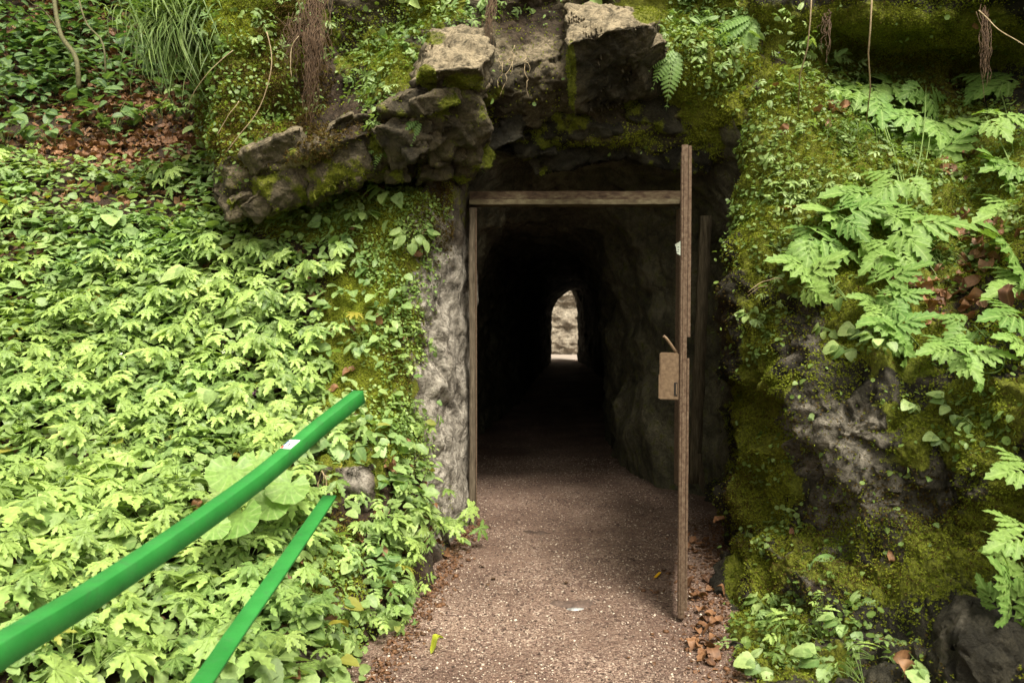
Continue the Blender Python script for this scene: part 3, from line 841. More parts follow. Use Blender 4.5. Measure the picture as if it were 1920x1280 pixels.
def chunk(cx, cy, w, h, Y, dp, seed, mat=None, moss=.0, pale=.3, tilt=-24):
    if cx > 900: mat = M_damp_shade; Y += .05; w *= .95; h *= .8; pale *= .6; tilt = -12 if cx < 1150 else 10  # over the entrance: darker stone, the shade there is in its colour
    """an angular fragment of the layered overhang, dipping up to the right"""
    w, h = w * 1.3, h * 1.25
    r_ = random.Random(seed); ca, sa = math.cos(R(tilt)), math.sin(R(tilt)); pts = []
    for k in range(15):
        u, v, w_ = r_.choice([-1, 1]) * r_.uniform(.62, 1), r_.choice([-1, 1]) * r_.uniform(.6, 1), r_.uniform(-1, 1)
        x, y = u * w / 2, v * h / 2
        pts.append(at(cx + x * ca - y * sa, cy + x * sa + y * ca, Y + w_ * dp + (.25 * dp * v)))
    block('rock_block', pts, mat or M_rock, lambda px, py, V, N: (np.clip(moss + .9 * fbm(V, .13, 4, seed), 0, 1.1), np.clip((N[:, 2] + .05) * 2.5, 0, 1) * pale, 0 * px), seed, 1.0, parent=O_face)  # upward faces painted paler here too, as if lit from above
for k, (cx, cy, w, h, Y, dp, ms, pl) in enumerate([
    (455, 355, 100, 70, 5.75, .22, .2, .5), (470, 310, 90, 60, 5.7, .2, .5, .5), (545, 345, 120, 70, 5.65, .22, .4, .35), (520, 285, 110, 45, 5.55, .2, .1, .75),
    (625, 315, 120, 75, 5.6, .22, .5, .4), (600, 262, 120, 40, 5.55, .2, .1, .7), (700, 290, 110, 70, 5.6, .22, .45, .4), (690, 235, 110, 50, 5.5, .2, .15, .6),
    (770, 255, 110, 80, 5.55, .25, .35, .5), (765, 205, 90, 50, 5.4, .2, .3, .5), (845, 235, 120, 90, 5.55, .25, .35, .5), (820, 188, 80, 40, 5.3, .15, .3, .9), (880, 285, 70, 70, 5.85, .2, .55, .2),
    (935, 235, 100, 80, 5.9, .2, .2, .3), (960, 285, 150, 50, 6.15, .2, .2, .3), (1040, 255, 150, 60, 6.05, .2, .4, .2), (1100, 235, 130, 60, 6.0, .2, .5, .2),
    (1170, 225, 140, 80, 6.0, .2, .4, .2), (1110, 290, 210, 45, 6.25, .2, .1, .3), (1235, 205, 130, 90, 6.0, .2, .5, .2), (1240, 290, 180, 60, 6.25, .22, .2, .2)]):
    chunk(cx + (8 if cx < 500 else 0), cy, w * .98, h * 1.02, Y, dp, 200 + k * 7, moss=ms - .08, pale=pl * .7)

rj = random.Random(77)
for k in range(22):
    u = rj.random(); cx = 440 + u * 440; cy = 372 - u * 85 + rj.uniform(-45, 18)
    chunk(cx, cy, rj.uniform(32, 62), rj.uniform(20, 42), 5.62 + rj.uniform(-.05, .12) + .15 * max(0, u - .7), .09, 600 + k * 5, moss=rj.uniform(-.1, .55), pale=rj.uniform(.2, .8), tilt=rj.uniform(-50, 5))
for k in range(14):
    cx = rj.uniform(740, 900); cy = 235 - (cx - 740) * .12 + rj.uniform(-50, 50)
    chunk(cx, cy, rj.uniform(32, 60), rj.uniform(22, 42), 5.36 + rj.uniform(-.03, .1), .08, 800 + k * 5, moss=rj.uniform(-.1, .5), pale=rj.uniform(.2, .9), tilt=rj.uniform(-60, 10))

# ------------------------------------------------------------------ made things: door, frame, posts, handrail
def boxv(c0, c1, name, mat, parent=None, bev=.0015, rough=0.0, seg=1):
    """a box between two corners with softened edges"""
    import bmesh
    bm = bmesh.new(); bmesh.ops.create_cube(bm, size=1)
    c0, c1 = Vector(c0), Vector(c1)
    for v in bm.verts: v.co = Vector([(c0[i] + c1[i]) / 2 + v.co[i] * abs(c1[i] - c0[i]) for i in range(3)])
    bmesh.ops.bevel(bm, geom=list(bm.edges), offset=bev, segments=2, affect='EDGES')
    if rough:
        for _ in range(7):
            es = [e for e in bm.edges if e.calc_length() > .05]
            if not es: break
            bmesh.ops.subdivide_edges(bm, edges=es, cuts=1)
        V = np.array([v.co[:] for v in bm.verts])
        D = np.stack([fbm(V + k * 9, .12, 4, 31 + k) for k in range(3)], -1) * rough
        for v, d in zip(bm.verts, D): v.co += Vector(d)
    me = bpy.data.meshes.new(name); bm.to_mesh(me); bm.free()
    me.materials.append(mat)
    o = bpy.data.objects.new(name, me); o.parent = parent; COL.objects.link(o)
    return o

YE = 4.16
zz = lambda py: float(at(1277, py, YE)[2])
E = at(1277, 1178, YE)
Hh = np.array([(1279 - 960) / FPX * 6.05, 6.05, 0])
dv = Hh[:2] - E[:2]; dlen = float(np.linalg.norm(dv))
door = empty('iron_door', (E[0], E[1], 0.0), 'tall rusty iron door swung open towards the viewer, seen edge-on at the tunnel mouth', 'door')
door.rotation_euler = (0, R(-.35), math.atan2(dv[1], dv[0]))
boxv((0, -.017, .02), (.05, .017, zz(272)), 'edge_stile', M_rust, door, .003, .0015)
boxv((.012, .016, .05), (dlen, .021, zz(285)), 'door_sheet', M_rust, door, .001)
boxv((.006, -.035, zz(632)), (.045, -.0185, zz(274)), 'edge_flange', M_rust, door, .002, .001)
boxv((.006, -.031, .06), (.045, -.0185, zz(672)), 'edge_flange', M_rust, door, .002, .001)
boxv((dlen - .05, -.017, .05), (dlen, .0155, zz(285)), 'hinge_stile', M_rust, door, .002)
for z in (.12, 1.22, zz(300)):
    boxv((.051, -.016, z), (dlen - .051, .0155, z + .05), 'cross_rail', M_rust, door, .002)
boxv((-.004, -.006, .05), (-.0005, .004, zz(290)), 'closing_strip', M_rust, door, .001, .0008)
lock = boxv((.004, .0225, zz(750)), (.075, .122, zz(662)), 'lock_box', M_rustbox, door, .005)
boxv((.0, .118, zz(748)), (.080, .1265, zz(703)), 'cover_plate', M_rustbox, lock, .002)
boxv((.0015, .028, zz(742)), (.0038, .046, zz(717)), 'keyhole', M_hole, lock, .0004)  # solid dark piece, the shade inside the slot is only its colour
boxv((-.001, .031, zz(740)), (.001, .0365, zz(719)), 'latch', M_rustbox, lock, .0004)
hv = tubes([(np.array([(.04, .021, zz(668)), (.03, .05, zz(654)), (.018, .085, zz(636)), (.015, .1, zz(630)), (.015, .105, zz(633))]), .0085, .007)], 8)
mesh_np('door_handle', hv[0], hv[1], M_rustbox, smooth=True, parent=door)
pv = np.array([(.005, .019, zz(452)), (.012, .048, zz(458)), (.02, .041, zz(464)), (.012, .038, zz(475)), (.005, .019, zz(479))])
pf = np.array([(0, 1, 2), (0, 2, 3), (0, 3, 4)])
tg_ = mesh_np('paper_tag', pv, pf, M_paper, parent=door)
kv = []; kf = []
for i, (y, z, w, h) in enumerate([(.026, 2.0, .009, .004), (.028, 1.99, .005, .006), (.027, 1.982, .012, .003)]):
    z = zz(452) - .03 - .012 * i
    o_ = len(kv); kv += [(.002, y, z), (.002, y + w, z), (.002, y + w, z - h), (.002, y, z - h)]; kf += [(o_, o_ + 1, o_ + 2), (o_, o_ + 2, o_ + 3)]
mesh_np('printed_mark', np.array(kv), np.array(kf), M_ink, parent=tg_)

frame = empty('door_frame', (at(886, 985, 6.05)[0], 6.05, 0), 'rusted lintel beam and weathered post framing the dark tunnel mouth', 'door frame')
fx, fy = frame.location.x, frame.location.y
zf = lambda py: float(at(1000, py, 6.05)[2])
boxv((-.02, .03, zf(373)), (1.60, .14, zf(357)), 'lintel_beam', M_lintel, frame, .004, .006)
boxv((-.02, -.02, zf(384)), (1.60, .13, zf(374)), 'lintel_flange', M_lintelflange, frame, .003, .005)
boxv((-.022, .0, .0), (.026, .09, zf(389)), 'wooden_post', M_wood, frame, .006, .008)
boxv((.0262, -.004, .03), (.034, .06, zf(389)), 'iron_edge', M_rust, frame, .001, .001)
boxv((1.575, .02, .3), (1.60, .16, zf(389)), 'hinge_post', M_rust, frame, .003, .003)

# the rotten post hanging behind the door
op = empty('timber_post', tuple(at(1310, 905, 6.35)), 'rotten timber post with a split bottom hanging in the dark behind the open door', 'post')
b0, b1 = at(1302, 905, 6.35), at(1323, 405, 6.35)
def plank(name, p0, p1, w, t, mat, parent, origin, taper=1.0):
    p0, p1 = np.asarray(p0) - origin, np.asarray(p1) - origin
    n = 24; V, F = [], []
    for i in range(n + 1):
        c = p0 + (p1 - p0) * i / n; k = w * (taper + (1 - taper) * min(1, i / 5)) / 2
        wob = math.sin(i * 1.7) * .004
        V += [c + (-k + wob, -t / 2, 0), c + (k + wob, -t / 2 + .004, 0), c + (k + wob, t / 2, 0), c + (-k + wob, t / 2, 0)]
    for i in range(n):
        for j in range(4): F.append((4 * i + j, 4 * i + (j + 1) % 4, 4 * i + 4 + (j + 1) % 4, 4 * i + 4 + j))
    F += [(3, 2, 1, 0), (4 * n, 4 * n + 1, 4 * n + 2, 4 * n + 3)]
    return mesh_np(name, np.array(V), np.array(F), mat, parent=parent)
plank('shaft', b0, b1, .085, .06, M_oldwood, op, np.array(op.location))
plank('splinter', at(1318, 922, 6.33), at(1310, 850, 6.33), .05, .02, M_oldwood, op, np.array(op.location), .3)

# handrail
def sweep(path, w, h, mat, name, parent, origin, ch=.0014, steps=40):
    P = catmull(np.array(path), steps)
    T = np.gradient(P, axis=0); T /= np.linalg.norm(T, axis=1, keepdims=True)
    Lf = np.stack([-T[:, 1], T[:, 0], 0 * T[:, 0]], 1); Lf /= np.linalg.norm(Lf, axis=1, keepdims=True)
    U = np.cross(T, Lf); U *= np.sign(U[:, 2:3])
    sec = [(ch, 0), (w - ch, 0), (w, -ch), (w, -h + ch), (w - ch, -h), (ch, -h), (0, -h + ch), (0, -ch)]
    V = np.stack([P + Lf * a + U * b for a, b in sec], 1) - np.asarray(origin)
    n, k = V.shape[:2]; F = []
    for i in range(n - 1):
        for j in range(k): F.append((i * k + j, i * k + (j + 1) % k, (i + 1) * k + (j + 1) % k, (i + 1) * k + j))
    for b in (0, (n - 1) * k):
        F += [(b, b + 1, b + 2, b + 7), (b + 7, b + 2, b + 3, b + 6), (b + 6, b + 3, b + 4, b + 5)]
    return mesh_np(name, V.reshape(-1, 3), np.array(F), mat, parent=parent), P, Lf, U
hro = W(-1.0, 1.1, .06)
rail = empty('handrail', tuple(hro), 'bright green painted metal handrail with an upper box rail and a lower flat rail', 'handrail')
up_path = [W(-1.02, 1.0, at(-400, 1475, 1.0)[2]), at(-330, 1405, 1.1), at(0, 1207, 1.36), at(240, 1062, 1.78), at(480, 896, 2.35), at(606, 791, 2.75), at(681, 732, 3.0)]
_, RP, RL, RU = sweep(up_path, .045, .05, M_green, 'upper_rail', rail, hro)
lo_path = [at(150, 1640, 1.15), at(300, 1420, 1.5), at(397, 1280, 1.8), at(470, 1168, 2.1), at(551, 1050, 2.45), at(631, 928, 3.0)]
sweep(lo_path, .052, .010, M_green, 'lower_rail', rail, hro, .001)
px_, py_ = project(RP)
i0 = int(np.argmin(np.abs(px_ - 549))); i1 = int(np.argmin(np.abs(px_ - 573)))
i1 = max(i1, i0 + 1)
def on_top(t, s, up=.0009):
    """point on the rail's upper face: t along it from 0 to 1 over the sticker, s across"""
    q = i0 + (i1 - i0) * t; a = int(q); f = q - a; b = min(a + 1, len(RP) - 1)
    L = lambda A: A[a] * (1 - f) + A[b] * f
    return L(RP) + L(RL) * .045 * s + L(RU) * up - hro
def top_quads(rects, up):
    V, F = [], []
    for (t0, t1, s0, s1) in rects:
        k = 6; o_ = len(V)
        for i in range(k + 1):
            t = t0 + (t1 - t0) * i / k; V += [on_top(t, s0, up), on_top(t, s1, up)]
        F += [(o_ + 2 * i, o_ + 2 * i + 2, o_ + 2 * i + 3, o_ + 2 * i + 1) for i in range(k)]
    return np.array(V), np.array(F)
v, f = top_quads([(0, 1, .08, .95)], .0012); st = mesh_np('sticker', v, f, M_white, parent=rail)
v, f = top_quads([(.1, .9, .86, .93)], .002); mesh_np('blue_line', v, f, M_inkb, parent=st)
v, f = top_quads([(.02, .25, .72, .92)], .0026); mesh_np('red_mark', v, f, M_inkr, parent=st)
v, f = top_quads([(.3 + .07 * k, .34 + .07 * k, .45, .62 + .06 * (k % 2)) for k in range(5)], .002); mesh_np('dark_lettering', v, f, M_ink, parent=st)
pz = float(RP[2][2])
boxv((-.02 + 0, -.02, -.1), (.02, .02, at(-330, 1405, 1.1)[2] - .06 - .055), 'post', M_green, rail, .003)

# boulders that stand free of the wall
ob = block('boulder', R_((1755, 1260, 3.3), (1765, 1150, 3.1), (1815, 1105, 3.1), (1900, 1120, 3.2), (1990, 1150, 3.1), (2010, 1330, 2.7), (1880, 1360, 2.6), (1770, 1340, 2.8), (1790, 1200, 2.8), (1870, 1180, 2.75), (1800, 1120, 3.8), (1990, 1150, 3.8), (1760, 1340, 3.6), (2000, 1340, 3.5)), M_damp_shade, lambda px, py, V, N: (blob(px, py, [(1900, 1110, 120, 14, .6)]), blob(px, py, [(1800, 1150, 16, 30, .7), (1765, 1230, 10, 50, .6)]), 0 * px), 75)
tag(ob, 'dark grey angular boulder at the foot of the right wall, in the corner', 'boulder')
ob = block('boulder', R_((598, 840, 4.85), (650, 825, 4.95), (712, 845, 4.95), (728, 900, 4.9), (705, 970, 4.75), (640, 990, 4.6), (590, 940, 4.6), (600, 880, 4.62), (665, 880, 4.58), (690, 930, 4.62), (630, 850, 5.3), (710, 870, 5.3), (700, 960, 5.2), (600, 960, 5.0)), M_pale, lambda px, py, V, N: (np.clip(blob(px, py, [(640, 850, 90, 26, 1), (620, 930, 22, 50, .9), (715, 900, 14, 60, .8)]), 0, 1), blob(px, py, [(668, 905, 24, 36, 1)]), blob(px, py, [(620, 950, 60, 60, .6)])), 85, 1.3)
tag(ob, 'pale weathered rock showing through the moss just below the end of the green rail', 'rock')
ob = block('stone', R_((1330, 1060, 4.9), (1370, 1040, 4.8), (1410, 1070, 4.6), (1420, 1130, 4.3), (1370, 1150, 4.3), (1340, 1110, 4.6), (1360, 1050, 5.2), (1420, 1060, 5.0), (1400, 1140, 4.8)), M_damp_shade, lambda px, py, V, N: (.9 * blob(px, py, [(1395, 1080, 40, 60, 1)]), 0 * px, 0 * px), 95)
tag(ob, 'low dark stone half covered in moss where the right wall meets the gravel', 'stone')
ob = block('stone', R_((1340, 1200, 4.05), (1370, 1185, 4.0), (1400, 1220, 3.8), (1420, 1290, 3.45), (1350, 1285, 3.55), (1330, 1240, 3.8), (1380, 1200, 4.2), (1430, 1270, 3.8)), M_damp_shade, lambda px, py, V, N: (0 * px, .15 + 0 * px, 0 * px), 98)
tag(ob, 'grey stone edging the gravel beside the brown leaves at the bottom right', 'stone')

# ------------------------------------------------------------------ vegetation and litter
lobedT = [lobed(s, 5 if s % 2 else 7) for s in range(4)]
pinT = [pinnate(s) for s in range(4)]
cutT = [cutleaf(s) for s in range(5)]
smallT = [oval(1), oval(2), heart(3, 3), heart(4, 3), leaflet(1.0, .38, 3, .2, .08, .25, .2)]
roundT = [xf(ngon_disc(.5, 7), np.eye(3)), xf(ngon_disc(.42, 6), np.eye(3))]
frondT = [frond(14, 1, .26, .35), frond(12, 1, .30, .5)]
mossT = [mosstuft(s, 5) for s in range(5)]
bladeT = [blade_T(5, .02, .6, .1), blade_T(5, .016, .8, -.15), blade_T(5, .02, .95, .3)]
deadT = [deadleaf(s) for s in range(5)]

def inframe(S, m=140):
    return ((S.px > -m) & (S.px < 1920 + m) & (S.py > -m) & (S.py < 1280 + m) & (S.C[..., 1] > 1.0) & (S.facing > 0)).astype(float)

def vis(S, base, L):
    """density: base level everywhere near the frame plus blobs"""
    v = inframe(S)
    nz = fbm(S.C, .35, 3, 5) * 60
    if S is S_bank: v = v * ~((S.px > 848) & (S.py > 330))
    if S is S_bank: v = v * (1 - .93 * np.clip(blob(S.px, S.py, [(850, 680, 62, 260, 1), (840, 500, 40, 60, .8)]), 0, 1))
    d = np.clip(base + blob(S.px + nz, S.py - nz, L), 0, 4)
    return d * v

# --- left bank
clump = lambda S, s, seed: np.clip(.55 + 1.1 * fbm(S.C, s, 3, seed), .03, 2)
nopillar = 1 - np.clip(blob(S_bank.px, S_bank.py, [(845, 620, 75, 420, 1), (800, 1130, 60, 130, 1), (740, 1250, 60, 70, 1), (690, 1290, 40, 50, 1)]), 0, 1)
mossy = blob(S_bank.px, S_bank.py, [(712, 600, 128, 240, 1), (650, 400, 230, 70, 1), (600, 1070, 60, 90, .95), (640, 1130, 55, 170, 1), (650, 920, 55, 80, 1), (770, 780, 60, 90, .9), (700, 820, 60, 60, .8)])
topdark = blob(S_bank.px, S_bank.py, [(120, 60, 330, 190, 1)])

def sc(name, temps, S, n, dens, size, mat, up=.6, jit=.3, off=(.0, .03), spread=.8, label=None, tintr=(0, 1), yel=.0, heading=None, smooth=True, seed=1):
    r = np.random.default_rng(seed)
    P, N = S.sample(n, dens, r)
    P = P + N * r.uniform(off[0], off[1], len(P))[:, None]
    M = frames(N, up, jit=jit, spread=spread, r=r, heading=heading)
    s = r.uniform(size[0], size[1], len(P)) * np.where(r.random(len(P)) < .15, 1.3, 1)
    tv = np.clip(.5 + .45 * fbm(P, .5, 2, seed) + r.normal(0, .2, len(P)), 0, 1) * (tintr[1] - tintr[0]) + tintr[0]
    o = scatter(name, temps, P, M, s, mat, r=r, yel=yel, smooth=smooth, tintv=tv)
    tag(o, label, None, None, 'stuff')
    return o

lit = (1 - .93 * np.clip(mossy, 0, 1)) * vis(S_bank, .35, [(210, 120, 200, 130, 1.0), (250, 290, 170, 50, 1.4), (400, 330, 60, 40, 1), (30, 480, 60, 90, .8), (20, 1100, 60, 60, .8)]) * nopillar
sc('leaf_litter', deadT, S_bank, 7500, lit, (.05, .095), M_litter, .5, .45, (.0, .025), 2.0, 'brown fallen leaves lying over the left bank', seed=21)
sv = vis(S_bank, .9, [(420, 430, 260, 120, 1.2), (250, 640, 260, 160, .8)]) * clump(S_bank, .5, 31) * nopillar * (1 - .85 * np.clip(mossy, 0, 1)) * (1 - .55 * np.clip(topdark, 0, 1)) * (1 - .75 * np.clip(blob(S_bank.px, S_bank.py, [(240, 285, 130, 45, 1), (200, 170, 60, 60, .7)]), 0, 1))
sc('ground_cover', smallT, S_bank, 13500, sv * (S_bank.C[..., 1] < 7.2), (.045, .10), M_small, .72, .32, (.02, .12), .9, 'dense small-leaved ground cover over the left bank', yel=.02, seed=22)
sc('woodland_undergrowth', smallT, S_bank, 3600, vis(S_bank, .0, [(140, 80, 360, 170, 1.3)]) * clump(S_bank, .5, 33) , (.07, .14), M_shade, .8, .3, (.03, .35), .9, 'low undergrowth, shade painted into its leaves, in the wood above the left bank', seed=23)
sc('lobed_ground_cover', lobedT + pinT, S_bank, 480, (.25 + .75 * (S_bank.py > 480)) * vis(S_bank, .3, [(330, 620, 420, 200, 1), (250, 1050, 420, 260, 1.2)]) * clump(S_bank, .4, 35) * nopillar * (1 - .9 * np.clip(mossy, 0, 1)) * (S_bank.C[..., 1] < 7.5), (.12, .19), M_lobed, .78, .25, (.04, .2), .8, 'lobed leaves filling in between the plants on the left bank', yel=.02, seed=24)

# moss
def moss(name, S, n, dens, size, mat, label, seed, off=(0, .012), n2=.35):
    r = np.random.default_rng(seed)
    P, N = S.sample(n, dens, r)
    P = P + N * r.uniform(off[0], off[1], len(P))[:, None]
    M = frames(N, .05, jit=.35, spread=2, r=r)
    tv = np.clip(.45 + .6 * fbm(P, .22, 3, seed) + r.normal(0, .06, len(P)), 0, 1)
    o = scatter(name, mossT, P, M, r.uniform(size[0], size[1], len(P)), mat, r=r, smooth=False, tintv=tv)
    tag(o, label, None, None, 'stuff'); return o
moss('bank_moss', S_bank, 60000, (1 - .85 * np.clip(blob(S_bank.px, S_bank.py, [(848, 690, 60, 330, 1)]), 0, 1)) * vis(S_bank, .02, [(690, 620, 90, 250, 1), (770, 480, 50, 120, .8), (640, 395, 220, 50, 1), (590, 1090, 80, 110, 1.2), (645, 1170, 45, 120, 1), (640, 850, 60, 30, 1), (860, 380, 25, 90, .8), (730, 800, 70, 80, 1), (850, 950, 30, 60, .3)]) * clump(S_bank, .3, 41), (.007, .016), M_litmoss, 'yellow-green moss covering the edge of the left bank', 41)
moss('dry_moss', S_bank, 5200, vis(S_bank, .0, [(850, 390, 40, 100, 1), (800, 440, 40, 60, .8), (760, 640, 40, 80, .5), (700, 480, 60, 80, .3), (620, 1050, 60, 90, .3)]) * clump(S_bank, .2, 43), (.010, .022), M_brownmoss, 'brown dry moss on the rock pillar beside the door frame', 43)
moss('ledge_moss', S_face, 46000, vis(S_face, .05, [(440, 180, 110, 120, 1.3), (470, 50, 150, 90, 1.2), (720, 130, 60, 70, .7), (1330, 90, 100, 130, 1), (880, 230, 60, 70, .5), (1330, 230, 70, 50, .7), (1100, 270, 250, 40, .3), (640, 30, 60, 40, .5), (800, 20, 90, 30, 1)]) * clump(S_face, .3, 44), (.008, .019), M_moss, 'olive moss hanging over the rock ledges above the tunnel', 44)
moss('brown_moss', S_face, 11000, vis(S_face, .0, [(450, 200, 90, 110, .8), (560, 100, 70, 130, 1.2), (700, 240, 50, 40, .6), (560, 260, 90, 40, .4)]) * clump(S_face, .25, 45), (.012, .030), M_brownmoss, 'brown moss and dead fibres on the ledge left of the tan boulder', 45)
moss('wall_moss', S_right, 125000, vis(S_right, .10, [(1440, 270, 90, 260, 1), (1430, 440, 70, 90, 1.2), (1650, 370, 320, 210, .9), (1430, 860, 60, 320, 1.1), (1700, 60, 260, 80, 1), (1700, 620, 260, 80, .7), (1800, 800, 180, 90, .8), (1700, 1060, 240, 90, .6), (1440, 1200, 110, 90, .7), (1880, 950, 90, 90, .7), (1560, 700, 60, 60, .5)]) * clump(S_right, .28, 46), (.007, .016), M_moss, 'green moss blanketing the right rock wall', 46)
moss('old_moss', S_right, 22000, vis(S_right, .12, [(1700, 1000, 220, 100, .6), (1500, 1110, 90, 40, .5), (1400, 950, 40, 90, .7), (1700, 150, 200, 60, .5)]) * clump(S_right, .25, 47), (.008, .017), M_brownmoss, 'brownish moss in the lower hollows of the right rock wall', 47)

# moss cushions growing on the broken blocks of the overhang
Vb, Fb, mb, o_ = [], [], [], 0
for v_, f_, m_ in BLOCKS: Vb.append(v_); Fb.append(f_ + o_); mb.append(m_); o_ += len(v_)
Vb, Fb, mb = np.concatenate(Vb), np.concatenate(Fb), np.concatenate(mb)
rb_ = np.random.default_rng(48); tri = Vb[Fb]; cr = np.cross(tri[:, 1] - tri[:, 0], tri[:, 2] - tri[:, 0]); ar = np.linalg.norm(cr, axis=1)
wt = ar * np.clip(mb[Fb].mean(1) - .3, 0, 1); ix = rb_.choice(len(wt), 34000, p=wt / wt.sum())
bc = rb_.dirichlet((1, 1, 1), len(ix)); Pb = (tri[ix] * bc[:, :, None]).sum(1); Nb = cr[ix] / (ar[ix][:, None] + 1e-12)
o = scatter('block_moss', mossT, Pb, frames(Nb, .05, jit=.35, spread=2, r=rb_), rb_.uniform(.006, .015, len(ix)), M_moss, r=rb_, smooth=False, tintv=np.clip(.4 + .6 * fbm(Pb, .15, 3, 9), 0, 1))
tag(o, 'moss growing on the broken blocks of the overhang', None, None, 'stuff')

# tiny creeping leaves over the moss
sc('creeping_leaves', roundT + [oval(5)], S_bank, 8000, vis(S_bank, .0, [(640, 395, 200, 50, 1), (730, 480, 70, 100, 1), (740, 700, 60, 160, .6), (770, 820, 50, 70, 1), (600, 1080, 60, 100, .8), (650, 1200, 40, 90, .5), (810, 500, 30, 120, .4)]) * clump(S_bank, .25, 51), (.014, .032), M_lobed, .45, .4, (.005, .03), 1.2, 'tiny round creeping leaves on the mossy edge of the left bank', seed=51)
sc('ledge_creepers', roundT + [oval(6)], S_face, 4200, vis(S_face, .02, [(470, 170, 120, 120, .9), (770, 100, 60, 50, 1), (690, 170, 50, 70, 1), (720, 50, 120, 50, .7), (1330, 70, 90, 110, 1.1), (430, 290, 30, 60, .5), (900, 20, 100, 30, .5)]) * clump(S_face, .25, 52), (.016, .040), M_creep, .4, .4, (.005, .05), 1.2, 'small creeping leaves trailing over the ledges above the tunnel', seed=52)
sc('wall_creepers', roundT + [oval(7), heart(8, 3)], S_right, 9000, vis(S_right, .05, [(1500, 260, 130, 110, 1), (1640, 260, 250, 120, .9), (1480, 430, 120, 120, .9), (1430, 620, 40, 60, .8), (1620, 650, 60, 40, .8), (1800, 780, 120, 60, .9), (1460, 990, 50, 40, .6), (1500, 1180, 160, 70, .8), (1440, 870, 30, 50, .5), (1750, 400, 220, 120, .8), (1380, 170, 40, 100, .8)]) * clump(S_right, .25, 53), (.014, .038), M_creep, .45, .4, (.005, .05), 1.2, 'small round leaves creeping through the moss of the right rock wall', tintr=(0, .7), seed=53)
sc('wall_herbs', [pinT[0], pinT[1], frondT[0], lobedT[0]], S_right, 620, vis(S_right, .0, [(1520, 200, 130, 90, 1), (1600, 300, 200, 90, 1), (1500, 400, 80, 80, .7), (1400, 60, 120, 80, 1.3), (1430, 560, 40, 50, .8), (1750, 420, 200, 90, .5), (1560, 1200, 200, 60, .4)]) * clump(S_right, .3, 54), (.05, .11), M_small, .6, .4, (.01, .09), .9, 'feathery small herbs growing from the right rock wall', tintr=(.1, .9), seed=54)
sc('ledge_herbs', [pinT[0], pinT[1], frondT[0], lobedT[1]], S_face, 420, vis(S_face, .0, [(690, 170, 40, 80, 1), (480, 40, 160, 60, .9), (760, 80, 60, 50, .8), (1330, 50, 100, 90, 1.2), (900, 10, 80, 20, 1)]), (.05, .12), M_small, .5, .4, (.01, .09), .9, 'feathery small herbs growing from the ledges above the tunnel', tintr=(.1, .9), seed=55)
sc('hill_cover', pinT + lobedT + smallT, S_face, 1500, (S_face.C[..., 2] > 4.0) * (S_face.C[..., 1] < 9) * clump(S_face, .5, 56), (.10, .18), M_small, .7, .3, (.02, .15), .9, 'leafy cover on the hill above the tunnel', seed=56)
# dead leaves caught on the wall
sc('caught_leaves', deadT, S_right, 150, vis(S_right, .004, [(1780, 560, 120, 70, 1), (1680, 600, 60, 40, .6), (1780, 300, 40, 40, .8), (1550, 220, 40, 30, .4), (1830, 450, 60, 60, .6)]), (.05, .10), M_litter, .4, .5, (.0, .03), 2, 'brown fallen leaves caught in the plants of the right rock wall', seed=57)

# --- plants built one by one
def plant_meshes(kind, seed, nl, spread, hgt, size):
    """stems and leaves of one plant around its own origin (z up, leaning along +x)"""
    random.seed(seed)
    lines, ps = [], []
    T = {'lobed': lobedT, 'pin': pinT, 'small': smallT, 'heart': [heart(5, 6), heart(6, 6)]}[kind]
    for k in range(nl):
        a = random.uniform(-1.9, 1.9) if k else 0
        d = spread * random.uniform(.35, 1)
        tip = np.array([d * math.cos(a), d * math.sin(a), hgt * random.uniform(.55, 1.1)])
        lines.append((arc((0, 0, -.03), tip, (0, 0, .25 * d), 4), .0028, .0016))
        M = rotz(a + random.uniform(-.4, .4)) @ roty(random.uniform(.0, .5)) @ rotx(random.uniform(-.25, .25)) * (size * random.uniform(.55, 1.2))
        ps.append((*xf(random.choice(T), M, tip), random.random()))
    S_ = tubes(lines, 4)
    V, F, C, o = [], [], [], 0
    for v, f, rb, tn in ps:
        V.append(v); F.append(f + o); C.append(np.stack([np.full(len(v), tn), rb, 0 * rb], 1)); o += len(v)
    V.append(S_[0]); F.append(S_[1] + o); C.append(np.zeros((len(S_[0]), 3)))
    nf = sum(len(f) for f in F[:-1])
    return np.concatenate(V), np.concatenate(F), np.concatenate(C), np.concatenate([np.zeros(nf, int), np.ones(len(S_[1]), int)])

class Kind:
    def __init__(s, name, kind, mat, seeds, **kw):
        s.name = name; s.me = []
        for q in seeds:
            V, F, C, mi = plant_meshes(kind, q, **kw)
            o = mesh_np(name, V, F, [mat, M_stem], C, True, mi); s.me.append(o.data); bpy.data.objects.remove(o)
    def place(s, loc, nrm, scale, label, cat, group=None, up=.5):
        o = bpy.data.objects.new(s.name, random.choice(s.me))
        M = frames(np.array([nrm]), up, jit=.12, spread=.35, heading=[[nrm[0], nrm[1], -.1]])[0]
        m = Matrix([list(M[0]), list(M[1]), list(M[2])]).to_4x4()
        o.matrix_world = Matrix.Translation(Vector(loc)) @ m @ Matrix.Scale(scale, 4)
        COL.objects.link(o)
        return tag(o, label, cat, group)

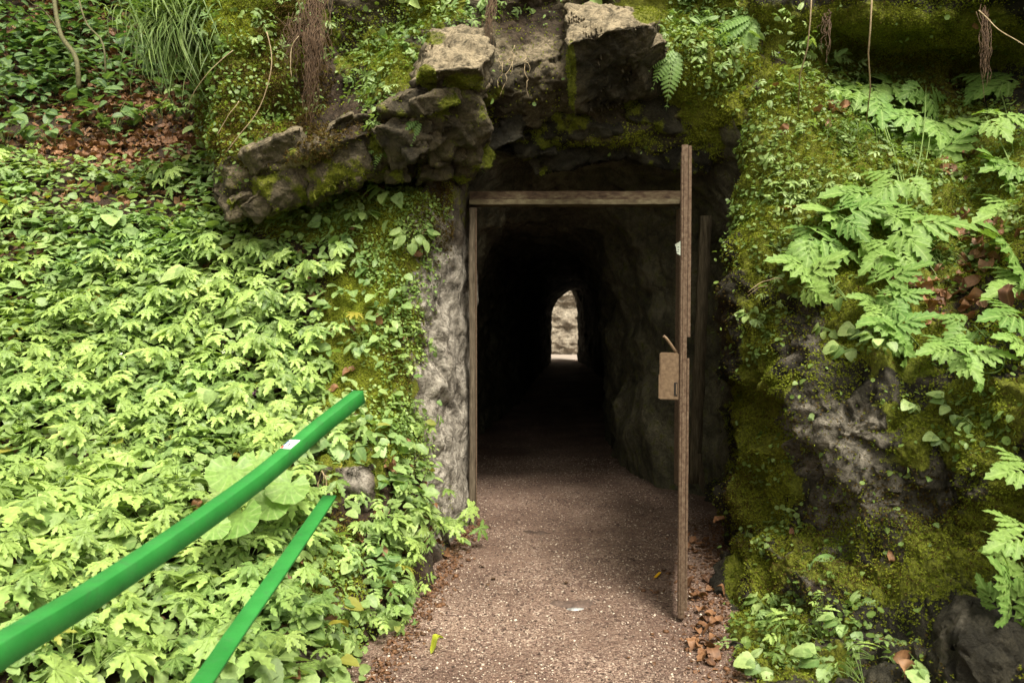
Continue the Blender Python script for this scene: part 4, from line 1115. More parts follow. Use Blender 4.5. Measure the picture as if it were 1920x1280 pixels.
K_lobed = Kind('lobed_leaf_plant', 'lobed', M_lobed, range(70, 77), nl=7, spread=.19, hgt=.20, size=.20)
K_pin = Kind('ground_elder_plant', 'pin', M_lobed, range(80, 86), nl=6, spread=.17, hgt=.20, size=.21)
K_small = Kind('low_leafy_plant', 'small', M_small, range(90, 95), nl=16, spread=.10, hgt=.10, size=.075)
K_shade = Kind('shaded_leafy_plant', 'heart', M_shade, range(95, 99), nl=10, spread=.22, hgt=.25, size=.15)
K_heart = Kind('heart_leaf_plant', 'heart', M_small, range(100, 104), nl=6, spread=.07, hgt=.07, size=.075)

def poisson(S, n, dens, mind, seed):
    r = np.random.default_rng(seed)
    P, N = S.sample(n * 6, dens, r)
    kp, kn = [], []
    for p, q in zip(P, N):
        if len(kp) >= n: break
        if not kp or np.min(np.linalg.norm(np.array(kp) - p, axis=1)) > mind: kp.append(p); kn.append(q)
    return kp, kn

COLS = [(150, 'far left'), (310, 'left of mid-bank'), (460, 'mid-bank'), (620, 'right of mid-bank'), (9999, 'by the mossy edge')]
ROWS = [(150, 'in top left wood'), (260, 'level with leaf litter'), (370, 'level with lintel'), (470, 'level with paper tag'), (560, 'just above far opening'), (620, 'level with far opening top'), (690, 'level with far opening foot'), (770, 'level with lock box'), (900, 'level with rail sticker'), (1010, 'level with lower rail end'), (1120, 'level with yellow strip'), (9999, 'near bottom edge')]
ORD = ['leftmost', '2nd from left', '3rd from left', '4th from left', '5th from left', '6th from left', '7th from left', '8th from left', '9th from left', '10th from left']
def label_by_place(objs, desc, rows=ROWS, cols=COLS):
    cells = {}
    for o in objs:
        x, y = project(np.array(o.matrix_world.translation) + np.array([0, 0, .0 if o.name.startswith('dead') else .1]))
        c = next(n for lim, n in cols if x < lim); w = next(n for lim, n in rows if y < lim)
        cells.setdefault((w, c), []).append((float(x), o))
    for (w, c), L in cells.items():
        L.sort(key=lambda q: q[0])
        fit = lambda t: t if len(t.replace('-', ' ').split()) <= 16 else t.replace(' the ', ' ') 
        for k, (x, o) in enumerate(L):
            o['label'] = fit(desc + ', ' + c + ', ' + w + ('' if len(L) == 1 else ', ' + ORD[min(k, 9)]))
def bank_plants(K, desc, n, dens, mind, seed, size=(.85, 1.2), cat='plant'):
    P, N = poisson(S_bank, n, dens, mind, seed)
    label_by_place([K.place(p, q, random.uniform(*size), desc, cat, desc + 's of the left bank') for p, q in zip(P, N)], desc)
dl = (.22 + .78 * (S_bank.py > 480)) * clump(S_bank, .6, 67) * vis(S_bank, .15, [(420, 560, 330, 110, 1.2), (560, 640, 130, 130, 1.3), (300, 760, 320, 90, 1.2), (350, 830, 250, 80, 1), (200, 1000, 300, 140, 1), (250, 1180, 330, 120, 1.3), (480, 1180, 120, 100, 1)]) * nopillar * (1 - np.clip(mossy, 0, 1)) * (S_bank.py > 200) * (1 - np.clip(blob(S_bank.px, S_bank.py, [(240, 285, 130, 45, 1)]), 0, 1))
random.seed(3)
bank_plants(K_lobed, 'pale lobed plant', 100, dl, .19, 61, (.7, 1.3))
bank_plants(K_pin, 'pale toothed plant', 75, dl, .19, 62, (.65, 1.25))
bank_plants(K_small, 'oval-leaved plant', 90, sv * (S_bank.py > 330) * (S_bank.px > -60), .2, 63, (.9, 1.3))
K_cool = Kind('heart_leaf_plant', 'heart', M_small, range(105, 109), nl=6, spread=.13, hgt=.16, size=.13)
bank_plants(K_cool, 'broad heart-leaved plant', 45, dl + .3 * sv, .3, 66, (.7, 1.3))
bank_plants(K_shade, 'shade-toned broad plant', 16, vis(S_bank, 0, [(100, 200, 150, 90, 1), (200, 60, 200, 90, .8), (60, 260, 80, 60, 1)]), .4, 64, (.9, 1.3))

# the bush hanging from the bank beside the gravel
random.seed(5)
_bush = []
for i, (x, y, s) in enumerate([(735, 900, .8), (700, 930, .9), (765, 930, .7), (680, 985, 1), (735, 975, 1), (765, 985, .8), (770, 955, .6), (680, 1045, .9), (720, 1040, 1), (755, 1040, .9), (770, 1010, .7), (690, 1095, .9), (735, 1095, .9), (770, 1085, .8), (700, 1150, .9), (745, 1150, .7), (672, 1010, .8), (680, 1130, .8)]):
    p, q = S_bank.nearest(x, y + 14)
    q = q * .5 + np.array([.35, -.8, .1]) * .5; q /= np.linalg.norm(q)
    _bush.append((K_pin if i % 3 else K_lobed).place(p + q * .02, q, s * .66, 'x', 'plant', 'fresh green plants hanging beside the gravel', .5))

label_by_place(_bush, 'fresh plant hanging beside the gravel',
    [(950, 'in the top tier'), (1010, 'in the second tier'), (1060, 'in the third tier'), (9999, 'in the lowest tier')], [(9999, 'by the pillar foot')])
# herbs on the right foot and the mossy edge
_foot, _foot2, _rw, _me = [], [], [], []
for i, (x, y, s) in enumerate([(1440, 1130, .9), (1475, 1110, .6), (1400, 1100, .7), (1480, 1200, .9), (1430, 1240, .9), (1540, 1190, .9), (1590, 1170, .8), (1640, 1220, 1.0), (1560, 1250, 1.1), (1620, 1270, 1.1), (1690, 1250, .9), (1500, 1260, 1), (1700, 1190, .6), (1545, 1130, .5)]):
    p, q = S_right.nearest(x, y + 12)
    (_foot if i % 2 else _foot2).append((K_pin if i % 2 else K_heart).place(p, q, s * (.6 if i % 2 else 1.2), ('light green plant with toothed leaflets' if i % 2 else 'light green plant with heart-shaped leaves') + ' at the foot of the right rock wall', 'plant', ('toothed' if i % 2 else 'heart-leaved') + ' plants at the foot of the right wall', .5))
for i, (x, y, s) in enumerate([(1620, 620, 1.1), (1600, 660, 1.2), (1650, 650, 1), (1590, 560, 1.3), (1560, 620, .9), (1410, 600, .9), (1500, 560, .8), (1700, 760, .8), (1780, 770, .9), (1830, 800, .8), (1760, 830, .8)]):
    p, q = S_right.nearest(x, y)
    _rw.append(K_heart.place(p, q, s, 'x', 'plant', 'round-leaved herbs on the right wall', .4))
for i, (x, y, s) in enumerate([(560, 960, 1), (600, 990, 1), (520, 1000, 1), (580, 1030, .9), (540, 1050, .9), (690, 770, .9), (700, 840, 1), (760, 830, .9), (740, 870, .9), (640, 1060, .9), (600, 1170, .9), (640, 1190, .8), (820, 650, .7)]):
    p, q = S_bank.nearest(x, y)
    _me.append(K_heart.place(p, q, s, 'x', 'plant', 'heart-leaved herbs on the mossy edge', .4))

foot_rows = [(1150, 'above the brown leaves'), (1215, 'beside the dark boulder'), (9999, 'at the bottom edge')]
foot_cols = [(1500, 'nearest the gravel'), (9999, 'farther right')]
label_by_place(_foot, 'toothed green plant', foot_rows, foot_cols)
label_by_place(_foot2, 'heart-leaved green plant', foot_rows, foot_cols)
label_by_place(_rw, 'round-leaved wall herb', [(590, 'level with the door handle'), (700, 'level with the lock box'), (9999, 'over the grey stone')], [(1520, 'beside the dark recess'), (1680, 'under the cut leaves'), (9999, 'near the right edge')])
label_by_place(_me, 'small heart-leaved herb', [(700, 'high on the bare pillar stone'), (900, 'beside the upper rail end'), (1080, 'beside the lower rail end'), (9999, 'under the lower rail')], [(650, 'at the mossy edge'), (9999, 'by the rock pillar')])
# big cut leaves of the hogweed plants on the right
def cut_plant(base, leaves, label, dy=(.12, .32)):
    p0, q0 = S_right.nearest(*base)
    t = empty('cow_parsnip', tuple(p0), label, 'plant', None)
    o0 = np.array(t.location)
    for (x, y, size, hd) in leaves:
        sp, sn = S_right.nearest(min(max(x, 1400), 1915), y)
        Y = sp[1] - random.uniform(*dy)
        c = at(x, y, Y)
        sc_ = size / FPX * Y
        h = np.array([math.cos(R(hd)), -.35, -math.sin(R(hd)) * .8 - .15]); h /= np.linalg.norm(h)
        z = np.array([random.uniform(-.2, .2), -.62, .78]); z -= h * (z @ h); z /= np.linalg.norm(z)
        yv = np.cross(z, h); M = np.stack([h, yv, z], 1)
        s_ = sc_ * 1.02
        b = c - h * s_ * .45
        v, f, rb = xf(random.choice(cutT), M * s_, b - o0)
        lf = mesh_np('leaf', v, f, M_hog, np.stack([np.full(len(v), random.uniform(.3, 1)), rb, 0 * rb], 1), True, parent=t)
        T = tubes([(arc((random.uniform(-.02, .02), 0, -.02), b - o0, (0, -.06, -.03), 5), .0055, .003)], 6)
        mesh_np('stem', T[0], T[1], M_stem, np.zeros((len(T[0]), 3)), True, parent=t)
    return t
random.seed(9)
cut_plant((1700, 385), [(1582, 168, 150, 190), (1690, 160, 130, 10), (1700, 215, 130, 190), (1790, 225, 150, -15), (1785, 268, 130, -55), (1750, 195, 90, 80)], 'tall plant with long stalks holding cut leaves, highest on the right wall')
cut_plant((1900, 330), [(1880, 150, 120, 180), (1840, 160, 90, 150), (1905, 215, 110, -10), (1890, 310, 110, 190), (1870, 300, 100, 230)], 'cut-leaved plant against the upper right edge above the brown curled leaves')
cut_plant((1690, 470), [(1600, 360, 130, 195), (1575, 395, 150, 225), (1660, 350, 110, 150), (1625, 385, 110, -35), (1680, 405, 110, 200), (1750, 410, 150, -20), (1720, 440, 100, -50)], 'cut-leaved plant spreading low over the moss in the middle of the right wall')
cut_plant((1560, 540), [(1495, 492, 120, 210), (1535, 500, 110, -60), (1570, 462, 120, 25), (1510, 455, 100, 160)], 'cut-leaved plant leaning out over the edge of the dark recess')
cut_plant((1680, 560), [(1700, 490, 110, 230), (1650, 480, 100, 160), (1690, 512, 110, -50), (1630, 562, 90, 215), (1700, 550, 90, -35)], 'cut-leaved plant under a dry grass tuft on the right wall')
cut_plant((1720, 640), [(1660, 600, 110, 215), (1695, 600, 110, -50), (1690, 625, 100, 250), (1640, 590, 80, 180)], 'cut-leaved plant just left of the heap of brown leaves on the right wall')
cut_plant((1880, 650), [(1765, 655, 100, 195), (1845, 655, 110, -20), (1800, 630, 90, 150), (1825, 672, 90, 240)], 'cut-leaved plant arching below the heap of brown leaves on the right wall')
cut_plant((1915, 600), [(1880, 395, 130, 185), (1885, 450, 140, 235), (1900, 530, 130, 190), (1890, 590, 130, 200), (1910, 640, 120, 220)], 'bright cut-leaved plant cropped by the right edge of the photo at mid height')
cut_plant((1915, 1080), [(1905, 880, 120, 200), (1900, 1010, 120, 190), (1885, 1040, 110, 220), (1890, 1090, 120, 250), (1910, 1120, 110, 280)], 'bright cut-leaved plant hanging over the dark boulder at lower right', (.25, .45))

# butterbur leaves behind the upper rail
bb = empty('butterbur', tuple(S_bank.nearest(500, 930)[0]), 'big round pale butterbur leaves half hidden behind the upper green rail', 'plant')
for (x, y, s, Y) in [(435, 878, 72, 3.5), (482, 862, 55, 3.6), (545, 905, 66, 3.8), (512, 938, 60, 3.75), (452, 962, 75, 3.5), (405, 980, 50, 3.42)]:
    c = at(x, y, Y); z = np.array([random.uniform(-.2, .3), -.6, .75]); z /= np.linalg.norm(z)
    h = np.array([random.uniform(-.3, .6), -.6, -.5]); h -= z * (h @ z); h /= np.linalg.norm(h)
    M = np.stack([h, np.cross(z, h), z], 1); k = s / FPX * Y * .62
    v, f, rb = xf(round_leaf(1, 26, .2, .035, .12), M * k, c - np.array(bb.location))
    mesh_np('leaf', v, f, M_round, np.stack([np.full(len(v), random.uniform(.2, .9)), rb, 0 * rb], 1), True, parent=bb)
    T = tubes([(arc((0, 0, -.02), c - np.array(bb.location), (0, 0, .02), 5), .005, .003)], 6)
    mesh_np('stem', T[0], T[1], M_stem, np.zeros((len(T[0]), 3)), True, parent=bb)

# ferns: each a thing with its fronds as parts
def fern(S, base, fronds, label, big=14, bias=.1):
    p0, q0 = S.nearest(*base)
    t = empty('fern', tuple(p0), label, 'fern')
    for (hd, size, curve) in fronds:
        Y = p0[1] - bias
        k = size / FPX * Y
        h = np.array([math.cos(R(hd)), -.5, -math.sin(R(hd))]); h /= np.linalg.norm(h)
        z = np.array([0, -.6, .8]) + .2 * q0; z -= h * (z @ h); z /= np.linalg.norm(z)
        M = np.stack([h, np.cross(z, h), z], 1)
        v, f, rb = xf(frond(big, 1, .24, curve), M * k * 1.1, (0, -.01, 0))
        mesh_np('frond', v, f, M_fern, np.stack([np.full(len(v), random.uniform(.3, 1)), rb, 0 * rb], 1), True, parent=t)
    return t
random.seed(12)
fern(S_face, (1262, 92), [(130, 75, .5), (100, 95, .5), (150, 60, .4)], 'bright fern hanging over the right end of the tan boulder', 13)
fern(S_right, (1405, 30), [(150, 110, .4), (125, 120, .5), (165, 90, .4), (100, 90, .5)], 'large fern in the shade at the top, right of the tan boulder', 15)
fern(S_right, (1375, 125), [(110, 60, .4), (130, 50, .4)], 'small fern under the large shaded fern at the top', 11)
fern(S_bank, (800, 318), [(60, 55, .8), (110, 55, .8), (140, 45, .8), (85, 50, .7), (20, 40, .9), (165, 40, .8)], 'small bright fern rosette on top of the mossy bank, under the overhang', 14)
fern(S_face, (785, 222), [(110, 50, .4), (150, 50, .4)], 'small pale fern on the ledge just left of the tunnel roof', 11)
fern(S_face, (715, 275), [(160, 40, .4), (110, 40, .5), (190, 35, .4)], 'tiny fern rooted in the left overhang above its shadow', 10)
fern(S_face, (600, 195), [(60, 45, .6), (80, 60, .6), (110, 55, .6), (40, 45, .6)], 'dark green fern hanging in the hollow beneath the brown roots', 13)
fern(S_right, (1565, 1045), [(165, 75, .3), (185, 55, .4)], 'pale fern frond lying over the grey stone low on the right wall', 16)
fern(S_right, (1640, 1120), [(110, 70, .8), (150, 60, .8), (80, 75, .8), (60, 55, .9), (170, 55, .6), (40, 45, .8)], 'drooping grey-green fern low on the right wall, left of the dark boulder', 15)
fern(S_right, (1510, 450), [(160, 55, .3), (200, 45, .4)], 'small fern on the mossy knob beside the dark recess', 12)

# grasses: one mesh of blades per tuft
def tuft(base, S, n, L, label, pos=None, w=.35, spread=.06, mat=M_grass, down=0.0, seed=1, name='grass_tuft'):
    r = np.random.default_rng(seed)
    p0 = S.nearest(*base)[0] if pos is None else pos
    P = np.array(p0) + r.normal(0, spread, (n, 3)) * np.array([1, .4, .6])
    H = np.tile(np.array([0, -.7, .3 - down]), (n, 1)) + r.normal(0, .45, (n, 3))
    H /= np.linalg.norm(H, axis=1, keepdims=True)
    Z = np.array([0, 0, 1.0]) + r.normal(0, .1, (n, 3)); Z -= H * (H * Z).sum(1, keepdims=True); Z /= np.linalg.norm(Z, axis=1, keepdims=True)
    M = np.stack([H, np.cross(Z, H), Z], -1)
    o = scatter(name, bladeT, P - np.array(p0), M, r.uniform(.6, 1.1, n) * L, mat, r=r, smooth=True)
    o.location = p0
    return tag(o, label, 'grass')
tuft((345, 60), S_bank, 520, .62, 'long fine grass hanging down the bank at the top left of the ledge', pos=at(350, 50, 6.25), spread=.17, down=.75, seed=71)
tuft((300, 20), S_bank, 260, .4, 'brighter leafy grass clump at the very top left of the ledge', pos=at(345, -10, 6.3), spread=.25, down=.2, seed=72)
tuft((1745, 490), S_right, 190, .24, 'arching tuft of green and straw grass in the middle of the right wall', spread=.05, down=.25, seed=73)
tuft((1830, 690), S_right, 90, .22, 'thin grass tuft hanging below the heap of brown leaves', spread=.05, down=.3, seed=74)
tuft((1590, 260), S_right, 120, .2, 'short fine grass on the mossy crest of the right wall', spread=.12, down=.0, seed=75)

# hanging roots and stems
def root_thing(name, lines, mat, label, cat, sides=5):
    allp = np.concatenate([np.asarray(l[0]) for l in lines]); o0 = allp[0]
    T = tubes([(np.asarray(p) - o0, a, b) for p, a, b in lines], sides)
    o = mesh_np(name, T[0], T[1], mat, np.zeros((len(T[0]), 3)), True)
    o.location = o0
    return tag(o, label, cat)
rr = random.Random(4)
def hang(x0, y0, x1, y1, Y0, Y1, n, r0, jit, wob=.015):
    L = []
    for k in range(n):
        a = at(x0 + rr.gauss(0, jit), y0 + rr.gauss(0, 8), Y0); b = at(x1 + rr.gauss(0, jit), y1 + rr.gauss(0, 22), Y1)
        L.append((arc(a, b, (0, -.03 * rr.random(), 0), 8, wob, rr), r0, r0 * .4))
    return L
root_thing('hanging_roots', hang(590, -20, 592, 120, 5.9, 5.45, 90, .0026, 13, .035) + hang(588, 60, 583, 200, 5.5, 5.4, 60, .0024, 8, .03), M_root, 'thick brown clump of fibrous roots hanging at the top, left of centre', 'roots')
root_thing('hanging_roots', hang(560, 30, 545, 110, 5.8, 5.5, 34, .0022, 14, .04), M_root, 'thin brown roots hanging left of the thick root clump', 'roots')
root_thing('hanging_roots', hang(925, -10, 915, 70, 5.7, 5.45, 30, .003, 5), M_root, 'dark red-brown roots hanging down the crack beside the left tan block', 'roots')
root_thing('hanging_roots', hang(955, 105, 950, 150, 5.5, 5.4, 5, .0025, 14) + hang(985, 118, 990, 172, 5.45, 5.4, 2, .003, 2), M_drystem, 'few pale rootlets dangling from the middle ledge over the entrance', 'roots')
root_thing('hanging_roots', hang(1845, 20, 1845, 130, 5.5, 5.4, 26, .003, 6), M_root, 'brown root strands hanging in the dark hollow at the top right', 'roots')
root_thing('hanging_roots', hang(1548, 30, 1545, 75, 5.4, 5.3, 14, .003, 4), M_root, 'short brown root bunch beside the left bare stem at the top right', 'roots')
root_thing('bare_stem', [(np.array([at(1523, -30, 4.6), at(1519, 40, 4.65), at(1514, 90, 4.7), at(1500, 140, 4.8), at(1496, 215, 5.0)]), .0045, .0035)], M_drystem, 'bare pale stem hanging from the top edge, left one of two', 'stem')
root_thing('bare_stem', [(np.array([at(1636, -30, 4.5), at(1632, 50, 4.55), at(1628, 100, 4.6), at(1632, 165, 4.75), at(1624, 230, 4.9)]), .005, .0035)], M_drystem, 'bare pale stem hanging from the top edge, right one of two', 'stem')
root_thing('dry_stalk', [(arc(at(500, 60, 5.5), at(425, 285, 5.55), (.14, -.03, 0), 8, .01, rr), .004, .003)], M_drystem, 'long golden curved stalk arching down over the brown moss ledge', 'stem')
root_thing('dry_stalk', [(arc(at(560, 68, 5.5), at(547, 145, 5.45), (-.03, 0, .01), 6, .006, rr), .003, .002)], M_drystem, 'short pale stalk curving beside the thick root clump', 'stem')
root_thing('dry_stalk', [(arc(at(437, 95, 5.5), at(350, 205, 5.6), (0, -.05, .02), 6, .01, rr), .003, .002)], M_drystem, 'straight pale stalk crossing the top of the long hanging grass', 'stem')
root_thing('dry_stalk', [(arc(at(448, 190, 5.5), at(406, 255, 5.5), (0, 0, .01), 6, .006, rr), .003, .002)], M_drystem, 'short straw stalk low on the brown moss ledge', 'stem')
root_thing('dry_stalk', [(np.array([at(598, 930, 4.4), at(596, 905, 4.4), at(604, 882, 4.38), at(612, 900, 4.38), at(611, 935, 4.38)]), .006, .004), (np.array([at(606, 932, 4.4), at(608, 890, 4.36), at(618, 895, 4.36)]), .004, .003)], M_drystem, 'folded dry straw stalk just above the end of the lower green rail', 'stem')
root_thing('dry_stalk', [(arc(at(1835, 20, 5.2), at(1920, 85, 5.0), (0, 0, -.02), 6, .006, rr), .004, .003)], M_drystem, 'thin reddish stem slanting across the top right corner', 'stem')
root_thing('dry_stalk', [(arc(at(1470, 525, 4.8), at(1402, 548, 4.8), (0, 0, .03), 6, .008, rr), .003, .002), (arc(at(1440, 535, 4.8), at(1400, 557, 4.8), (0, 0, .01), 6, .006, rr), .002, .001)], M_drystem, 'pale twig sticking out from the right wall into the dark recess', 'twig')
# thin saplings, top left
for (a, m, b, rad, lb) in [((98, -30), (112, 60), (142, 108), .022, 'mossy slender sapling trunk leaning at the top left'), ((142, -30), (160, 40), (192, 80), .009, 'thin dark twig right of the mossy sapling at the top left')]:
    root_thing('sapling', [(catmull(np.array([at(*a, 8.6), at(*m, 8.2), at(*b, 7.9), at(b[0] + 6, b[1] + 60, 7.9)]), 14), rad, rad * 1.1), (arc(at(*m, 8.2), at(m[0] - 60, m[1] - 60, 8.0), (0, 0, .05), 6, .02, rr), rad * .4, rad * .2)], M_bark, lb, 'tree', 7)

# flowers
def flower(px, py, S, rad, n, mat, label, petal='flower'):
    p0, q0 = S.nearest(px, py + 18)
    c = at(px, py, p0[1] - .06)
    t = empty(petal, tuple(p0), label, 'flower')
    T = tubes([(arc((0, 0, -.01), c - p0, (0, 0, .01), 5), .0016, .001)], 4)
    mesh_np('stem', T[0], T[1], M_stem, np.zeros((len(T[0]), 3)), True, parent=t)
    r = np.random.default_rng(int(px)); P = (c - p0) + r.normal(0, rad * .45, (n, 3))
    o = scatter('petals', [oval(3)], P, frames(np.tile([[0, -.5, .8]], (n, 1)), .3, jit=.8, spread=2, r=r), np.full(n, rad * .55), mat, r=r); o.parent = t
flower(480, 735, S_bank, .028, 26, M_pink, 'pale pink flower head above the upper green rail')
flower(505, 770, S_bank, .012, 10, M_pink, 'small pink bud just below the pale pink flower head')
flower(228, 682, S_bank, .05, 60, M_cream, 'creamy blurred flower head over the middle of the left bank')
flower(428, 668, S_bank, .05, 50, M_cream, 'creamy flower head amid lobed leaves, mid left bank')
flower(515, 788, S_bank, .035, 26, M_cream, 'white flower nearly touching the upper green rail')
flower(663, 738, S_bank, .022, 16, M_cream, 'small white flower by the end of the upper green rail')
for (x, y, lb) in [(780, 513, 'tiny violet bell flower on the moss of the rock pillar, left one'), (815, 523, 'tiny violet bell flower on the bare stone of the rock pillar, right one'), (803, 441, 'tiny violet flower high on the brown moss of the pillar')]:
    flower(x, y, S_bank, .010, 5, M_violet, lb)
flower(676, 180, S_face, .010, 5, M_violet, 'tiny violet flower in the herbs left of the tan block')
flower(1460, 98, S_right, .010, 5, M_violet, 'tiny pinkish-violet flower under the shaded fern at the top right')

# tall thin stalks with small umbels standing above the left bank
random.seed(33)
for i, (x, y, hh, lb) in enumerate([(60, 880, .32, 'thin branching stalk near the left edge, above the upper rail'), (215, 905, .3, 'thin stalk with small leaves just above the upper rail, left part'), (215, 690, .22, 'thin stalk below the creamy blurred flower head'), (330, 960, .3, 'thin stalk rising in front of the plants under mid upper rail'), (140, 640, .25, 'thin pale stalk left of the creamy blurred flower head'), (590, 650, .2, 'thin stalk above the pink flower head'), (70, 340, .3, 'thin stalk by the left edge below the leaf litter'), (1550, 130, .3, 'thin branching green stalk between the two bare stems')]):
    S = S_bank if x < 900 else S_right
    p0, q0 = S.nearest(x, y); L = []; top = np.array([random.uniform(-.05, .05), -.05, hh])
    L.append((arc((0, 0, -.02), top, (.01, 0, 0), 6), .0022, .0013))
    for k in range(6):
        t_ = .35 + .1 * k; b = top * t_; L.append((arc(b, b + np.array([random.uniform(-.09, .09), random.uniform(-.06, .02), random.uniform(.03, .09)]), (0, 0, .01), 4), .0012, .0007))
    T = tubes(L, 4); ends = np.array([l[0][-1] for l in L])
    rr_ = np.random.default_rng(i); Pn = np.repeat(ends, 4, 0) + rr_.normal(0, .008, (len(ends) * 4, 3))
    Mn = frames(np.tile([[0, -.5, .8]], (len(Pn), 1)), .5, jit=.5, spread=2, r=rr_)
    ps_ = [xf([oval(3), pinT[1]][k % 2], Mn[k] * rr_.uniform(.02, .05), Pn[k]) for k in range(len(Pn))]
    L_ = join(ps_); V_ = np.concatenate([L_[0], T[0]]); F_ = np.concatenate([L_[1], T[1] + len(L_[0])])
    C_ = np.stack([np.full(len(V_), .6), np.concatenate([L_[2], 0 * T[2]]), 0 * V_[:, 0]], 1)
    st_ = mesh_np('green_stalk', V_, F_, [M_lobed, M_stem], C_, True, np.concatenate([np.zeros(len(L_[1]), int), np.ones(len(T[1]), int)])); st_.location = p0
    tag(st_, lb, 'plant')

# --- on the path
r = np.random.default_rng(5)
def path_z(x, y): return pathz(np.asarray(x, float), np.asarray(y, float))
n = 46000
yy = 3.0 + 6.0 * r.random(n) ** 1.7
xx = r.uniform(-.9, 1.6, n)
yy = yy + 0
keep = (fbm(np.stack([xx, yy, 0 * xx], 1), .35, 3, 77) + r.normal(0, .25, n)) > -.25
xx, yy = xx[keep], yy[keep]
ico = np.array([(0, 0, 1), (.9, 0, .3), (.28, .85, .3), (-.72, .53, .3), (-.72, -.53, .3), (.28, -.85, .3), (0, 0, -.3)], float) * np.array([1, .8, .55])
icf = np.array([(0, 1, 2), (0, 2, 3), (0, 3, 4), (0, 4, 5), (0, 5, 1), (6, 2, 1), (6, 3, 2), (6, 4, 3), (6, 5, 4), (6, 1, 5)])
pt = (ico, icf, np.zeros(7))
Pp = np.stack([xx, yy, path_z(xx, yy) + .0005], 1)
Mp = frames(np.tile([[0, 0, 1.0]], (len(Pp), 1)), .5, jit=.3, spread=2, r=r)
o = scatter('loose_gravel', [pt], Pp, Mp, r.gamma(4, .0011, len(Pp)) + .0018, M_pebble, r=r, smooth=False)
tag(o, 'loose light and dark gravel stones over the path', None, None, 'stuff')

# crumbs of soil, bark and leaf along both edges of the path
ye = r.uniform(3.2, 6.2, 2600)
side = r.random(2600) < .5
lx = np.interp(ye, [3.4, 4.6, 5.6, 6.2], [-.68, -.5, -.42, -.3]); rx = np.interp(ye, [3.4, 4.4, 5.0, 6.2], [1.02, 1.22, 1.35, 1.7])
xe = np.where(side, lx + np.abs(r.normal(0, .07, 2600)), rx - np.abs(r.normal(0, .16, 2600)))
Pe = np.stack([xe, ye, path_z(xe, ye) + .003], 1)
o = scatter('edge_litter', deadT + [pt], Pe, frames(np.tile([[0, 0, 1.0]], (2600, 1)), .6, jit=.4, spread=2, r=r), r.uniform(.006, .028, 2600), M_litter, r=r, tintv=r.uniform(0, .45, 2600))
tag(o, 'dark crumbs of leaf and bark along the edges of the gravel', None, None, 'stuff')

def path_leaf(x, y, s, mat, label, cat, group=None, name='dead_leaf', tint=None):
    p = G(x, y); p[2] = float(path_z(p[0], p[1])) + .008
    v, f, rb = deadleaf(random.randrange(99))
    M = frames(np.array([[0, 0, 1.0]]), .8, jit=.25, spread=2, r=r)[0]
    v = (v - np.array([.4, 0, 0])) @ M.T * s
    v[:, 2] -= min(0, v[:, 2].min() + .006)
    o = mesh_np(name, v, f, mat, np.stack([np.full(len(v), random.random() if tint is None else tint), rb, 0 * rb], 1), True)
    o.location = p
    return tag(o, label, cat, group)
M_yleaf = leaf_mat('leaf_yellowing', (.30, .34, .03), (.45, .48, .04))
random.seed(21)
_pl = []
for (x, y) in [(1287, 1012), (1300, 1022), (1312, 1030), (1296, 1034), (1305, 1040), (1285, 1040), (1322, 1022), (1325, 1092), (1318, 1118), (1330, 1112), (1300, 1125), (1312, 1150), (1330, 1155), (1322, 1165), (1290, 1100), (1308, 1185), (1322, 1180), (1330, 1190), (1300, 1205), (1318, 1210), (1332, 1216), (1310, 1222), (1326, 1230), (1338, 1205), (1315, 1240), (1328, 1245), (1340, 1236), (1295, 1215), (1345, 1170), (1352, 1120)]:
    _pl.append(path_leaf(x, y, random.uniform(.06, .095), M_litter, 'x', 'leaf', 'dead leaves right of the open door'))
bpy.context.view_layer.update()
label_by_place(_pl, 'brown dead leaf on gravel', [(1045, 'in the back pile'), (1125, 'beside the mossy stone'), (1175, 'level with the door foot'), (1215, 'in the middle pile'), (9999, 'in the front pile')], [(9999, 'right of the door')])
for (x, y, lb) in [(925, 1088, 'small dark red leaf on the left side of the gravel'), (915, 1100, 'dark curled leaf scrap just below the small dark red leaf'), (1062, 1096, 'dark red leaf scrap lying in the middle of the gravel'), (905, 1066, 'tiny dark scrap farther up the left side of the gravel')]:
    path_leaf(x, y, .04, M_root, lb, 'leaf')
path_leaf(820, 1222, .085, M_yleaf, 'yellow-green fallen leaf lying alone on the gravel at the bottom left', 'leaf', name='fallen_leaf', tint=.8)
yl = G(1233, 1080); o = boxv((-.009, -.055, .010), (.009, .055, .0125), 'yellow_strip', M_yellow); o.location = (yl[0], yl[1], float(path_z(yl[0], yl[1])) + .002); o.rotation_euler = (0, 0, R(-27))
tag(o, 'small bright yellow plastic strip on the gravel left of the door bottom', 'plastic strip')
# root or stone ridge in the gravel, and the shiny wet patch
def ridge(x, y, L, w, h, rot, mat, name, label, cat, seed):
    p = G(x, y); p[2] = float(path_z(p[0], p[1])) - .003
    nn = 26; X, Y = np.meshgrid(np.linspace(-1, 1, nn * 2), np.linspace(-1, 1, nn), indexing='ij')
    Q = np.stack([X * L, Y * w, 0 * X], -1)
    rr_ = np.sqrt(X ** 2 + Y ** 2)
    Z = h * np.clip(1 - rr_ ** 2, -.3, 1) + fbm(Q + seed, .05, 3, seed) * h * .7
    Q[..., 1] += .25 * L * (X ** 2)
    Q[..., 2] = np.where(rr_ > 1, -.01, Z)
    o = mesh_np(name, Q.reshape(-1, 3), grid_faces(nn * 2, nn), mat, smooth=True)
    o.location = p; o.rotation_euler = (0, 0, rot)
    return tag(o, label, cat)
ridge(1003, 998, .12, .035, .018, R(-20), simple_mat('dark_root_wood', [(.3, (.03, .018, .014)), (.7, (.09, .06, .045))], 40), 'stone', 'dark stone ridge poking through the gravel just inside the doorway', 'stone', 3)
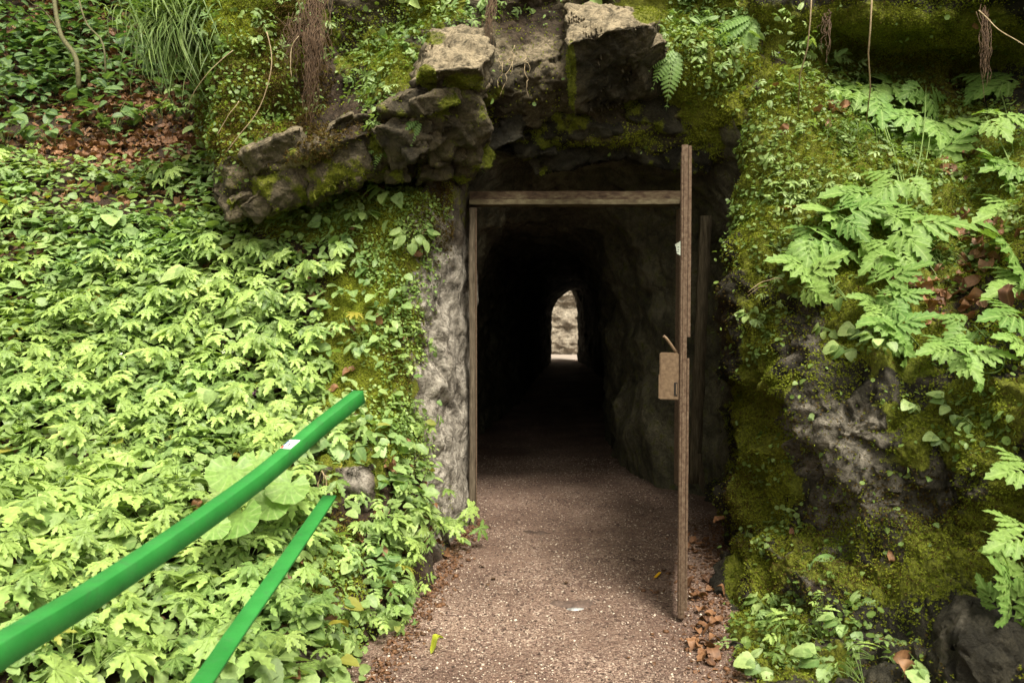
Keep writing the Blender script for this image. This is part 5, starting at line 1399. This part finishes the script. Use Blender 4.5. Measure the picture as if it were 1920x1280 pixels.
ridge(1075, 1132, .14, .07, .020, R(5), simple_mat('dark_flat_stone', [(.3, (.05, .035, .03)), (.7, (.14, .095, .075))], 40), 'stone', 'flat dark stone flush with the gravel behind the shiny grey patch', 'stone', 5)
ridge(1076, 1141, .06, .018, .010, R(0), M_water, 'wet_patch', 'shiny pale grey wet patch on the flat stone in the middle of the gravel', 'wet patch', 8)
# brown leaves on the right wall that read on their own
for (x, y, s, hd, lb) in [(1778, 275, .11, 100, 'upright curled brown leaf behind the cut leaves at the upper right'), (1772, 318, .13, 10, 'broad flat brown leaf under the curled one at the upper right'), (1556, 205, .075, 110, 'brown leaf standing in the moss right of the left bare stem'), (1547, 235, .07, 80, 'small brown leaf just below another on the mossy crest'), (1467, 250, .085, 60, 'brown leaf at the left end of the mossy crest'), (1805, 450, .11, 90, 'brown leaf among cut leaves, above the grass tuft'), (1800, 500, .11, 80, 'pale brown leaf beside the arching grass tuft'), (1830, 560, .13, 70, 'large brown leaf in the heap under the cut leaves'), (1715, 1235, .10, 0, 'reddish-brown leaf leaning by the dark boulder'), (1700, 1262, .10, -50, 'long pinkish-brown curled leaf low beside the dark boulder'), (624, 800, .06, 20, 'orange-brown leaf tucked under the far end of the upper rail'), (1665, 1050, .05, 90, 'small pinkish leaf hanging above the drooping fern')]:
    S = S_bank if x < 900 else S_right
    p, q = S.nearest(x, y); p = p + q * .03
    h = np.array([math.cos(R(hd)), -.2, math.sin(R(hd))]); z = np.array([.1, -.9, .4]); z -= h * (z @ h) / (h @ h); z /= np.linalg.norm(z); h /= np.linalg.norm(h)
    v, f, rb = deadleaf(int(x) % 7); M = np.stack([h, np.cross(z, h), z], 1)
    o = mesh_np('dead_leaf', (v - np.array([.45, 0, 0])) @ M.T * s, f, M_litter, np.stack([np.full(len(v), random.uniform(.3, 1)), rb, 0 * rb], 1), True)
    o.location = p; tag(o, lb, 'leaf')

for o in bpy.data.objects:
    if 'label' in o and len(o['label'].replace('-', ' ').split()) > 16: print('LONG', o.name, o['label'])
